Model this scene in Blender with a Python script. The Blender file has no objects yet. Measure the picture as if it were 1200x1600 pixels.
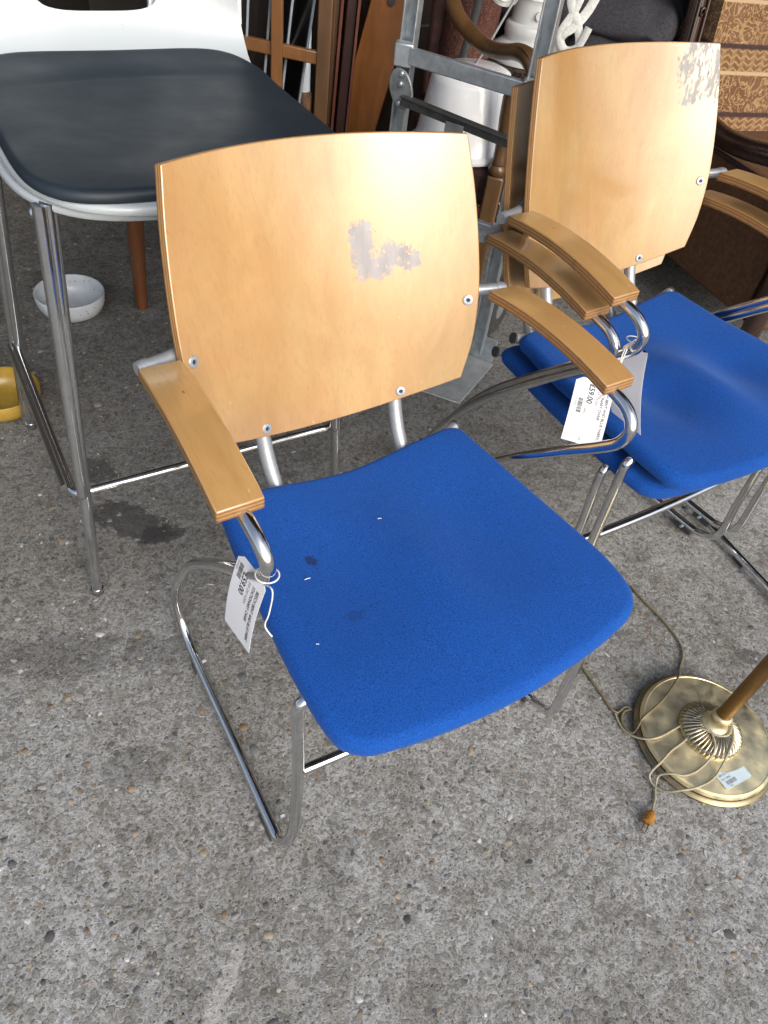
import bpy, bmesh, math, random
from math import sin, cos, pi, radians, sqrt, exp
from mathutils import Vector, Matrix, noise

random.seed(7)
S = bpy.context.scene
COL = S.collection

# ------------------------------------------------------------------ camera
cam_d = bpy.data.cameras.new('camera')
cam = bpy.data.objects.new('camera', cam_d)
COL.objects.link(cam)
cam_d.sensor_fit = 'VERTICAL'
cam_d.sensor_height = 36.0
cam_d.lens = 1151.1 / 1600 * 36.0
cam_d.clip_start = 0.02
cam_d.clip_end = 500
_p, _r = 0.795633, 0.172843
_f = Vector((0, cos(_p), -sin(_p))); _u0 = Vector((0, sin(_p), cos(_p))); _x0 = Vector((1, 0, 0))
_x = _x0 * cos(_r) + _u0 * sin(_r); _u = -_x0 * sin(_r) + _u0 * cos(_r)
M = Matrix((( _x.x, _u.x, -_f.x, 0), (_x.y, _u.y, -_f.y, 0), (_x.z, _u.z, -_f.z, 1.2036), (0, 0, 0, 1)))
cam.matrix_world = M
S.camera = cam

# ------------------------------------------------------------------ sky, sun, exposure
SUN_EL, SUN_AZ = radians(33), radians(143)      # azimuth clockwise from +Y
w = bpy.data.worlds.new('World'); S.world = w; w.use_nodes = True
nt = w.node_tree; nt.nodes.clear()
sky = nt.nodes.new('ShaderNodeTexSky'); sky.sky_type = 'NISHITA'; sky.sun_disc = False
sky.sun_elevation = SUN_EL; sky.sun_rotation = SUN_AZ
sky.air_density = 1.0; sky.dust_density = 4.0; sky.ozone_density = 1.0
hs = nt.nodes.new('ShaderNodeHueSaturation'); hs.inputs['Saturation'].default_value = 0.75
bg = nt.nodes.new('ShaderNodeBackground'); bg.inputs['Strength'].default_value = 0.15
wo = nt.nodes.new('ShaderNodeOutputWorld')
nt.links.new(sky.outputs[0], hs.inputs['Color']); nt.links.new(hs.outputs[0], bg.inputs[0]); nt.links.new(bg.outputs[0], wo.inputs[0])
sun_d = bpy.data.lights.new('sun', 'SUN'); sun_d.energy = 1.05; sun_d.angle = radians(48); sun_d.color = (1, .985, .96)
sun = bpy.data.objects.new('sun', sun_d); COL.objects.link(sun)
_sd = Vector((sin(SUN_AZ) * cos(SUN_EL), cos(SUN_AZ) * cos(SUN_EL), sin(SUN_EL)))
sun.rotation_euler = _sd.to_track_quat('Z', 'Y').to_euler()
S.view_settings.view_transform = 'Standard'; S.view_settings.look = 'None'
S.view_settings.exposure = 0.52; S.view_settings.gamma = 1.0
S.view_settings.use_curve_mapping = False
S.render.engine = 'CYCLES'
S.cycles.use_denoising = True
S.cycles.max_bounces = 8

# ------------------------------------------------------------------ node helpers
class NT:
    def __init__(s, name):
        s.m = bpy.data.materials.new(name); s.m.use_nodes = True
        s.t = s.m.node_tree; s.b = s.t.nodes['Principled BSDF']
    def n(s, typ, **kw):
        x = s.t.nodes.new('ShaderNode' + typ)
        for k, v in kw.items():
            if k in x.inputs.keys() if isinstance(k, str) else False: x.inputs[k].default_value = v
            else: setattr(x, k, v)
        return x
    def l(s, a, b): s.t.links.new(a, b)
    def coord(s, scale=(1, 1, 1), loc=(0, 0, 0), kind='Object', rot=(0, 0, 0)):
        tc = s.n('TexCoord'); mp = s.n('Mapping')
        mp.inputs['Scale'].default_value = scale; mp.inputs['Location'].default_value = loc; mp.inputs['Rotation'].default_value = rot
        s.l(tc.outputs[kind], mp.inputs['Vector']); return mp.outputs['Vector']
    def noise(s, vec, scale, detail=4, rough=.55, dist=0):
        x = s.n('TexNoise'); x.inputs['Scale'].default_value = scale; x.inputs['Detail'].default_value = detail
        x.inputs['Roughness'].default_value = rough; x.inputs['Distortion'].default_value = dist
        s.l(vec, x.inputs['Vector']); return x.outputs['Fac']
    def vor(s, vec, scale, feature='F1', rnd=1.0):
        x = s.n('TexVoronoi'); x.feature = feature; x.inputs['Scale'].default_value = scale; x.inputs['Randomness'].default_value = rnd
        s.l(vec, x.inputs['Vector']); return x
    def ramp(s, fac, stops, interp='LINEAR'):
        x = s.n('ValToRGB'); cr = x.color_ramp; cr.interpolation = interp
        while len(cr.elements) < len(stops): cr.elements.new(0.5)
        for e, (p, c) in zip(cr.elements, stops):
            e.position = p
            e.color = (c, c, c, 1) if isinstance(c, (int, float)) else (*c, 1)
        s.l(fac, x.inputs['Fac']); return x.outputs['Color']
    def mix(s, fac, a, b, mode='MIX'):
        x = s.n('Mix', data_type='RGBA', blend_type=mode)
        for sock, v in ((x.inputs[0], fac), (x.inputs[6], a), (x.inputs[7], b)):
            if isinstance(v, (int, float)): sock.default_value = v
            elif isinstance(v, tuple): sock.default_value = (*v, 1)
            else: s.l(v, sock)
        return x.outputs[2]
    def math(s, op, a, b=None, c=None, clamp=False):
        x = s.n('Math', operation=op); x.use_clamp = clamp
        for i, v in enumerate((a, b, c)):
            if v is None: continue
            if isinstance(v, (int, float)): x.inputs[i].default_value = v
            else: s.l(v, x.inputs[i])
        return x.outputs[0]
    def sep(s, vec):
        x = s.n('SeparateXYZ'); s.l(vec, x.inputs[0]); return x.outputs
    def bump(s, h, strength=.3, dist=.002, prev=None):
        x = s.n('Bump'); x.inputs['Strength'].default_value = strength; x.inputs['Distance'].default_value = dist
        s.l(h, x.inputs['Height'])
        if prev is not None: s.l(prev, x.inputs['Normal'])
        s.l(x.outputs[0], s.b.inputs['Normal']); return x.outputs[0]
    def set(s, **kw):
        for k, v in kw.items():
            k = {'color': 'Base Color', 'rough': 'Roughness', 'metal': 'Metallic', 'coat': 'Coat Weight', 'coat_rough': 'Coat Roughness',
                 'spec': 'Specular IOR Level', 'sheen': 'Sheen Weight', 'trans': 'Transmission Weight', 'ior': 'IOR'}.get(k, k)
            i = s.b.inputs[k]
            if isinstance(v, tuple): i.default_value = (*v, 1)
            elif isinstance(v, (int, float)): i.default_value = v
            else: s.l(v, i)
        return s

def simple(name, color, rough=.5, metal=0, var=.12, vscale=30, bump=0, bscale=200, **kw):
    k = NT(name); v = k.coord()
    f = k.noise(v, vscale, 5)
    c0 = tuple(max(0, c * (1 - var)) for c in color); c1 = tuple(min(1, c * (1 + var)) for c in color)
    k.set(color=k.ramp(f, [(.3, c0), (.7, c1)]), metal=metal, **kw)
    r = k.noise(v, vscale * 2.3, 4)
    k.set(rough=k.ramp(r, [(.3, max(0.02, rough * .8)), (.7, min(1, rough * 1.2))]))
    if bump: k.bump(k.noise(v, bscale, 3), bump, .001)
    return k.m

def scrape_mask(k, v, segs, nscale=95, jag=.016, streak=None):
    """Mask of thick strokes (x0,z0,x1,z1,r) in the panel's own x/z, edges flaked by noise: finish torn off by tape."""
    x, y, z = k.sep(v)
    n1 = k.noise(v, nscale, 8, .78); n2 = k.noise(k.coord((1, 1, .45)), nscale * 3.6, 5, .75)
    out = None
    for (x0, z0, x1, z1, r) in segs:
        dx, dz = x1 - x0, z1 - z0; L = dx * dx + dz * dz
        ax = k.math('SUBTRACT', x, x0); az = k.math('SUBTRACT', z, z0)
        t = k.math('MULTIPLY', k.math('ADD', k.math('MULTIPLY', ax, dx), k.math('MULTIPLY', az, dz)), 1 / L, clamp=True)
        ex = k.math('SUBTRACT', ax, k.math('MULTIPLY', t, dx)); ez = k.math('SUBTRACT', az, k.math('MULTIPLY', t, dz))
        d = k.math('SQRT', k.math('ADD', k.math('MULTIPLY', ex, ex), k.math('MULTIPLY', ez, ez)))
        q = k.math('SUBTRACT', r, d)
        out = q if out is None else k.math('MAXIMUM', out, q)
    w_ = k.math('ADD', k.math('MULTIPLY', k.math('SUBTRACT', n1, .5), jag * 3.2), k.math('MULTIPLY', k.math('SUBTRACT', n2, .5), jag * 2.6))
    m = k.math('MULTIPLY', k.math('ADD', out, w_), 2500, clamp=True)
    if streak:
        sv = k.coord((150, 150, 17), rot=(0, radians(14), 0)); sn = k.noise(sv, 1, 5, .65)
        m = k.math('MULTIPLY', m, k.ramp(sn, [(streak - .02, 0.0), (streak + .015, 1.0)]))
    return m

def veneer(name, axis, tone=1.0, segs=None, streak=None, scrape_cols=((.27, .25, .25), (.38, .36, .365)), seed=0.0):
    k = NT(name)
    lo = {'z': (26, 26, 2.2), 'y': (26, 2.2, 26)}[axis]
    v = k.coord(lo, (seed, seed * 2, seed)); vo = k.coord((1, 1, 1))
    g = k.noise(v, 1.0, 6, .6, .6)
    bands = k.noise(k.coord({'z': (6, 6, 1.0), 'y': (6, 1, 6)}[axis], (seed, 3, seed)), 1.3, 3, .5, 1.2)
    fine = k.noise(k.coord({'z': (260, 260, 14), 'y': (260, 14, 260)}[axis]), 1.0, 3)
    c = k.ramp(g, [(.25, (.42 * tone, .242 * tone, .084 * tone)), (.5, (.50 * tone, .308 * tone, .116 * tone)), (.75, (.57 * tone, .372 * tone, .156 * tone))])
    c = k.mix(k.ramp(bands, [(.35, 0.0), (.65, .55)]), c, (.60 * tone, .325 * tone, .12 * tone))
    # cathedral lines: thin growth-ring contours of a stretched noise
    rn = k.noise(k.coord({'z': (8, 8, .9), 'y': (8, .9, 8)}[axis], (seed + 4, 0, seed)), 1.0, 2, .4, .3)
    ring = k.math('ABSOLUTE', k.math('SUBTRACT', k.math('FRACT', k.math('MULTIPLY', rn, 13)), .5))
    c = k.mix(k.ramp(ring, [(0.0, .16), (.10, 0.0)]), c, (.42 * tone, .22 * tone, .08 * tone))
    c = k.mix(k.ramp(fine, [(.52, 0.0), (.72, .42)]), c, (.38 * tone, .2 * tone, .07 * tone))
    blot = k.noise(k.coord((1, 1, 1), (seed, 1, seed)), 5.5, 4, .55, .8)
    c = k.mix(k.ramp(blot, [(.36, .40), (.62, 0.0)]), c, (.44 * tone, .225 * tone, .066 * tone))
    c = k.mix(k.ramp(blot, [(.5, 0.0), (.7, .35)]), c, (.60 * tone, .42 * tone, .16 * tone))
    # small flecks and dents
    fl = k.vor(k.coord({'z': (60, 60, 28), 'y': (60, 28, 60)}[axis]), 1.0)
    fm = k.ramp(fl.outputs['Distance'], [(.05, .6), (.09, 0.0)])
    pick = k.ramp(k.sep(fl.outputs['Color'])[0], [(.74, 0.0), (.78, .7)])
    c = k.mix(k.math('MULTIPLY', fm, pick), c, (.74, .54, .29))
    pick2 = k.ramp(k.sep(fl.outputs['Color'])[1], [(.95, 0.0), (.965, 1.0)])
    c = k.mix(k.math('MULTIPLY', fm, pick2), c, (.16, .08, .03))
    rough = k.ramp(k.noise(vo, 14, 4), [(.3, .30), (.7, .42)])
    if segs:
        m = scrape_mask(k, vo, segs, streak=streak)
        sc = k.ramp(k.noise(k.coord((70, 70, 9)), 1, 4), [(.3, scrape_cols[0]), (.7, scrape_cols[1])])
        c = k.mix(m, c, sc); rough = k.mix(m, rough, (.35, .35, .35))
    dn = k.vor(k.coord({'z': (34, 34, 13), 'y': (34, 13, 34)}[axis], (seed, 0, seed)), 1.0, 'F1')
    dm = k.math('MULTIPLY', k.ramp(dn.outputs['Distance'], [(.03, 1.0), (.06, 0.0)]), k.ramp(k.sep(dn.outputs['Color'])[0], [(.91, 0.0), (.93, 1.0)]))
    c = k.mix(k.math('MULTIPLY', dm, .75), c, (.13, .065, .03))
    k.set(color=c, rough=rough, coat=(k.math('SUBTRACT', 1.0, m) if segs else 1.0), coat_rough=.15)
    k.b.inputs['Coat IOR'].default_value = 1.95
    k.bump(k.noise(vo, 45, 5), .05, .002)
    return k.m

def plywood(name, tone=1.0):
    k = NT(name)
    at = k.n('Attribute'); at.attribute_name = 'ply'; at.attribute_type = 'GEOMETRY'
    n = k.noise(k.coord((40, 12, 40)), 1, 4)
    p = k.math('ADD', k.math('MULTIPLY', at.outputs['Fac'], 3.0), k.math('MULTIPLY', n, .35))
    tri = k.math('FRACT', p)
    c = k.ramp(tri, [(0, (.52 * tone, .29 * tone, .11 * tone)), (.44, (.46 * tone, .25 * tone, .09 * tone)), (.5, (.27 * tone, .135 * tone, .05 * tone)), (.94, (.33 * tone, .17 * tone, .065 * tone)), (1, (.5 * tone, .28 * tone, .1 * tone))])
    c = k.mix(k.ramp(k.noise(k.coord((90, 90, 90)), 1, 5), [(.5, 0.0), (.8, .5)]), c, (.14, .07, .03))
    k.set(color=c, rough=.5); return k.m

def fabric(name, color, marks=True):
    k = NT(name); v = k.coord()
    a = k.noise(v, 480, 3, .75); b = k.noise(v, 900, 2); big = k.noise(v, 9, 4)
    dk = tuple(c * .54 for c in color); lt = tuple(min(1, c * 1.48) for c in color)
    c = k.ramp(a, [(.32, dk), (.5, color), (.68, lt)])
    c = k.mix(k.ramp(big, [(.35, 0.0), (.7, .3)]), c, tuple(x * .75 for x in color))
    if marks:
        x, y, z = k.sep(v)
        def blob(cx, cy, r, asp=1.0, jag=.012):
            n1 = k.math('MULTIPLY', k.math('SUBTRACT', k.noise(v, 160, 3), .5), jag)
            dx = k.math('SUBTRACT', x, cx); dy = k.math('MULTIPLY', k.math('SUBTRACT', y, cy), asp)
            d = k.math('ADD', k.math('SQRT', k.math('ADD', k.math('MULTIPLY', dx, dx), k.math('MULTIPLY', dy, dy))), n1)
            return k.ramp(k.math('MULTIPLY', d, 1 / r), [(.7, 1.0), (1.1, 0.0)])
        c = k.mix(k.math('MULTIPLY', blob(-.138, .018, .0085, .8), .75), c, (.012, .016, .05))
        c = k.mix(k.math('MULTIPLY', blob(-.13, -.085, .016, 1.6, .03), .30), c, (.01, .02, .09))
    k.set(color=c, rough=.92, sheen=.25, spec=.15)
    k.b.inputs['Sheen Roughness'].default_value = .5
    k.b.inputs['Sheen Tint'].default_value = (.25, .45, 1, 1)
    k.bump(k.mix(.5, a, b), .55, .0012)
    return k.m

def chrome_mat(name, rust=.2):
    k = NT(name); v = k.coord()
    n = k.noise(v, 60, 6, .7); r = k.noise(v, 25, 3)
    c = k.ramp(n, [(.3, (.62, .63, .64)), (.7, (.76, .77, .78))])
    c = k.mix(k.ramp(k.noise(v, 180, 5, .7), [(.66, 0.0), (.75, rust)]), c, (.14, .10, .07))
    k.set(color=c, metal=1.0, rough=k.ramp(r, [(.3, .07), (.7, .19)]))
    k.bump(k.noise(v, 90, 4), .03, .001); return k.m

MAT = {}
MAIN_SEGS = [(.058, .748, .070, .745, .010), (.062, .742, .066, .712, .0165), (.070, .712, .074, .698, .014), (.064, .693, .098, .697, .0100), (.094, .704, .112, .716, .0110), (.112, .719, .136, .709, .0100), (.100, .726, .107, .716, .007), (.122, .704, .128, .700, .006)]
UP_SEGS = [(.178, .852, .192, .815, .024), (.152, .836, .164, .782, .013), (.168, .838, .176, .785, .013), (.200, .845, .210, .80, .018)]
MAT['veneer'] = veneer('maple_veneer', 'z', .92, MAIN_SEGS)
MAT['veneer_up'] = veneer('maple_veneer_pale', 'z', .95, UP_SEGS, .475, ((.25, .24, .225), (.345, .335, .32)), 2.3)
MAT['veneer_low'] = veneer('maple_veneer_plain', 'z', .88, None, seed=5.1)
MAT['arm'] = veneer('maple_arm', 'y', 1.0, None, seed=1.7)
MAT['arm_dark'] = veneer('maple_arm_worn', 'y', .82, None, seed=3.9)
MAT['ply'] = plywood('plywood_edge', .80)
MAT['blue'] = fabric('blue_wool', (.008, .072, .335))
MAT['blue_plain'] = fabric('blue_wool_plain', (.008, .070, .325), False)
MAT['chrome'] = chrome_mat('chrome')
MAT['chrome_worn'] = chrome_mat('chrome_worn', .6)
MAT['silver'] = simple('silver_paint', (.42, .44, .46), .42, .55, .08, 120)
MAT['screw'] = simple('zinc_screw', (.50, .54, .58), .4, .6, .1, 200)
MAT['dark'] = simple('dark_recess', (.02, .022, .025), .6)
MAT['rubber'] = simple('grey_plastic', (.05, .052, .055), .55)
MAT['paper'] = simple('tag_card', (.80, .81, .84), .6, 0, .02, 20)
MAT['paper_blue'] = simple('label_paper', (.60, .72, .78), .5, 0, .03, 20)
MAT['ink'] = simple('black_ink', (.02, .02, .024), .7)
MAT['ink_grey'] = simple('grey_ink', (.20, .20, .22), .7)
MAT['string'] = simple('white_string', (.78, .78, .76), .8, 0, .08, 300)
MAT['white_pl'] = simple('white_plastic', (.43, .475, .50), .32, 0, .03, 8, coat=.2)
MAT['vinyl'] = None
MAT['enamel'] = simple('white_enamel', (.78, .80, .82), .25, 0, .05, 12, coat=.4)

def vinyl():
    k = NT('slate_vinyl'); v = k.coord()
    c = k.ramp(k.noise(v, 7, 5, .6, .4), [(.3, (.011, .018, .027)), (.7, (.019, .029, .040))])
    k.set(color=c, rough=k.ramp(k.noise(v, 9, 5), [(.3, .40), (.7, .56)]), spec=.32)
    k.bump(k.noise(v, 650, 2), .10, .0006, k.bump(k.noise(v, 6, 3), .25, .01)); return k.m
MAT['vinyl'] = vinyl()

# ------------------------------------------------------------------ mesh helpers
def smooth(me, ang=35):
    for p in me.polygons: p.use_smooth = True
    me.set_sharp_from_angle(angle=radians(ang))

def link(name, bm_or_me, mats, parent=None, ang=35, bevel=0, recalc=True):
    if isinstance(bm_or_me, bmesh.types.BMesh):
        me = bpy.data.meshes.new(name)
        if recalc: bmesh.ops.recalc_face_normals(bm_or_me, faces=bm_or_me.faces[:])
        bm_or_me.to_mesh(me); bm_or_me.free()
    else: me = bm_or_me
    for m in (mats if isinstance(mats, (list, tuple)) else [mats]): me.materials.append(m)
    smooth(me, ang)
    o = bpy.data.objects.new(name, me); COL.objects.link(o)
    if parent: o.parent = parent
    if bevel:
        b = o.modifiers.new('bevel', 'BEVEL'); b.width = bevel; b.segments = 2; b.limit_method = 'ANGLE'; b.angle_limit = radians(40); b.harden_normals = False
    return o

def thing(name, label, cat, loc=(0, 0, 0), rz=0, group=None):
    o = bpy.data.objects.new(name, None); COL.objects.link(o); o.empty_display_size = .05
    o.location = loc; o.rotation_euler = (0, 0, rz); o['label'] = label; o['category'] = cat
    if group: o['group'] = group
    return o

def tag(o, label, cat, group=None):
    o['label'] = label; o['category'] = cat
    if group: o['group'] = group
    return o

def catmull(pts, per=8, closed=False):
    P = [Vector(p) for p in pts]; n = len(P); out = []
    rng = range(n) if closed else range(n - 1)
    for i in rng:
        if closed: a, b, c, d = P[(i - 1) % n], P[i], P[(i + 1) % n], P[(i + 2) % n]
        else: a, b, c, d = P[max(i - 1, 0)], P[i], P[i + 1], P[min(i + 2, n - 1)]
        # centripetal form keeps tight bends from overshooting
        def tj(t, p, q): return t + max((q - p).length, 1e-6) ** .5
        t0 = 0; t1 = tj(t0, a, b) if a != b else 1e-3; t2 = tj(t1, b, c); t3 = tj(t2, c, d) if c != d else t2 + 1e-3
        for j in range(per):
            t = t1 + (t2 - t1) * j / per
            A1 = a * ((t1 - t) / (t1 - t0)) + b * ((t - t0) / (t1 - t0)); A2 = b * ((t2 - t) / (t2 - t1)) + c * ((t - t1) / (t2 - t1))
            A3 = c * ((t3 - t) / (t3 - t2)) + d * ((t - t2) / (t3 - t2))
            B1 = A1 * ((t2 - t) / (t2 - t0)) + A2 * ((t - t0) / (t2 - t0)); B2 = A2 * ((t3 - t) / (t3 - t1)) + A3 * ((t - t1) / (t3 - t1))
            out.append(B1 * ((t2 - t) / (t2 - t1)) + B2 * ((t - t1) / (t2 - t1)))
    if not closed: out.append(P[-1])
    return out

def tube(bm, pts, r, seg=12, closed=False, flat=1.0):
    P = [Vector(p) for p in pts]; n = len(P)
    rr = r if isinstance(r, (list, tuple)) else [r] * n
    T = []
    for i in range(n):
        a = P[(i - 1) % n] if closed or i else P[0]; b = P[(i + 1) % n] if closed or i < n - 1 else P[-1]
        T.append((b - a).normalized())
    ref = Vector((0, 0, 1)) if abs(T[0].z) < .9 else Vector((1, 0, 0))
    N = (ref - T[0] * ref.dot(T[0])).normalized(); rings = []
    for i in range(n):
        N = (N - T[i] * N.dot(T[i])).normalized(); B = T[i].cross(N)
        rings.append([bm.verts.new(P[i] + (N * cos(2 * pi * j / seg) + B * sin(2 * pi * j / seg) * flat) * rr[i]) for j in range(seg)])
    m = n if closed else n - 1
    for i in range(m):
        a, b = rings[i], rings[(i + 1) % n]
        for j in range(seg): bm.faces.new((a[j], a[(j + 1) % seg], b[(j + 1) % seg], b[j]))
    if not closed:
        bm.faces.new(rings[0][::-1]); bm.faces.new(rings[-1])
    return bm

def tube_bm(pts, r, seg=12, per=0, closed=False, flat=1.0):
    bm = bmesh.new(); return tube(bm, catmull(pts, per, closed) if per else pts, r, seg, closed, flat)

def box(bm, c, s, rot=None):
    v = bmesh.ops.create_cube(bm, size=1)['verts']
    for p in v:
        q = Vector((p.co.x * s[0], p.co.y * s[1], p.co.z * s[2]))
        if rot is not None: q = rot @ q
        p.co = q + Vector(c)
    return bm

def beam(bm, a, b, wx, wz, side=None):
    """Rectangular bar from a to b; side = direction of its wx width."""
    a, b = Vector(a), Vector(b); t = (b - a).normalized()
    sd = Vector(side) if side else (Vector((1, 0, 0)) if abs(t.x) < .9 else Vector((0, 1, 0)))
    sd = (sd - t * sd.dot(t)).normalized(); up = t.cross(sd)
    q = []
    for p in (a, b):
        for i, j in ((-1, -1), (1, -1), (1, 1), (-1, 1)): q.append(bm.verts.new(p + sd * wx / 2 * i + up * wz / 2 * j))
    for f in ((3, 2, 1, 0), (4, 5, 6, 7), (0, 1, 5, 4), (1, 2, 6, 5), (2, 3, 7, 6), (3, 0, 4, 7)): bm.faces.new([q[i] for i in f])
    return bm

def lathe(bm, prof, seg=40, c=(0, 0, 0), axis=None, fn=None):
    rings = []
    R = Vector((0, 0, 1)).rotation_difference(Vector(axis)).to_matrix() if axis else Matrix.Identity(3)
    for (r, z) in prof:
        ring = []
        for j in range(seg):
            a = 2 * pi * j / seg; q = fn(r, z, a) if fn else Vector((r * cos(a), r * sin(a), z))
            ring.append(bm.verts.new(R @ q + Vector(c)))
        rings.append(ring)
    for a, b in zip(rings, rings[1:]):
        for j in range(seg): bm.faces.new((a[j], a[(j + 1) % seg], b[(j + 1) % seg], b[j]))
    bm.faces.new(rings[0][::-1]); bm.faces.new(rings[-1])
    return bm

def pad_mesh(outline, c, ztop, thick, edge_r, rings=14, zbot=None, lip=5):
    """Cushion: top rings shrinking to the centre, a rounded rim and an underside."""
    bm = bmesh.new(); n = len(outline); c = Vector((c[0], c[1]))
    def pt(p, inset):
        d = Vector((p[0], p[1])) - c; L = d.length; return c + d * max(0, (L - inset) / L), L
    R = []
    for k in range(1, rings + 1):
        t = k / rings; ring = []
        for p in outline:
            q, L = pt(p, 0); d = Vector((p[0], p[1])) - c; q = c + d * (t * (L - edge_r) / L)
            ring.append(bm.verts.new((q.x, q.y, ztop(q.x, q.y))))
        R.append(ring)
    for k in range(1, lip + 1):
        a = pi / 2 * k / lip; ring = []
        for p in outline:
            q, L = pt(p, edge_r * (1 - sin(a))); ring.append(bm.verts.new((q.x, q.y, ztop(q.x, q.y) - edge_r * (1 - cos(a)))))
        R.append(ring)
    h2 = max(thick - edge_r, .003); r2 = h2 * .8
    for k in range(1, lip + 1):
        a = pi / 2 * k / lip; ring = []
        for p in outline:
            q, L = pt(p, r2 * (1 - cos(a))); ring.append(bm.verts.new((q.x, q.y, ztop(q.x, q.y) - edge_r - (h2 - r2) - r2 * sin(a))))
        R.append(ring)
    for t in (.6, .25):
        R.append([bm.verts.new((c.x + (p[0] - c.x) * t, c.y + (p[1] - c.y) * t, ztop(c.x + (p[0] - c.x) * t, c.y + (p[1] - c.y) * t) - thick)) for p in outline])
    v0 = bm.verts.new((c.x, c.y, ztop(c.x, c.y)))
    for j in range(n): bm.faces.new((v0, R[0][j], R[0][(j + 1) % n]))
    for a, b in zip(R, R[1:]):
        for j in range(n): bm.faces.new((a[j], b[j], b[(j + 1) % n], a[(j + 1) % n]))
    bm.faces.new(R[-1])
    return bm

def text_me(s, size, align='LEFT', bold=0.0):
    cu = bpy.data.curves.new('text', 'FONT'); cu.body = s; cu.size = size; cu.align_x = align; cu.offset = bold; cu.resolution_u = 3
    o = bpy.data.objects.new('text', cu); COL.objects.link(o)
    dg = bpy.context.evaluated_depsgraph_get(); dg.update()
    me = bpy.data.meshes.new_from_object(o.evaluated_get(dg))
    bpy.data.objects.remove(o); bpy.data.curves.remove(cu)
    return me

def copy_tree(o, parent=None):
    c = o.copy(); COL.objects.link(c); c.parent = parent
    for ch in [x for x in o.children]: copy_tree(ch, c)
    return c

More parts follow.
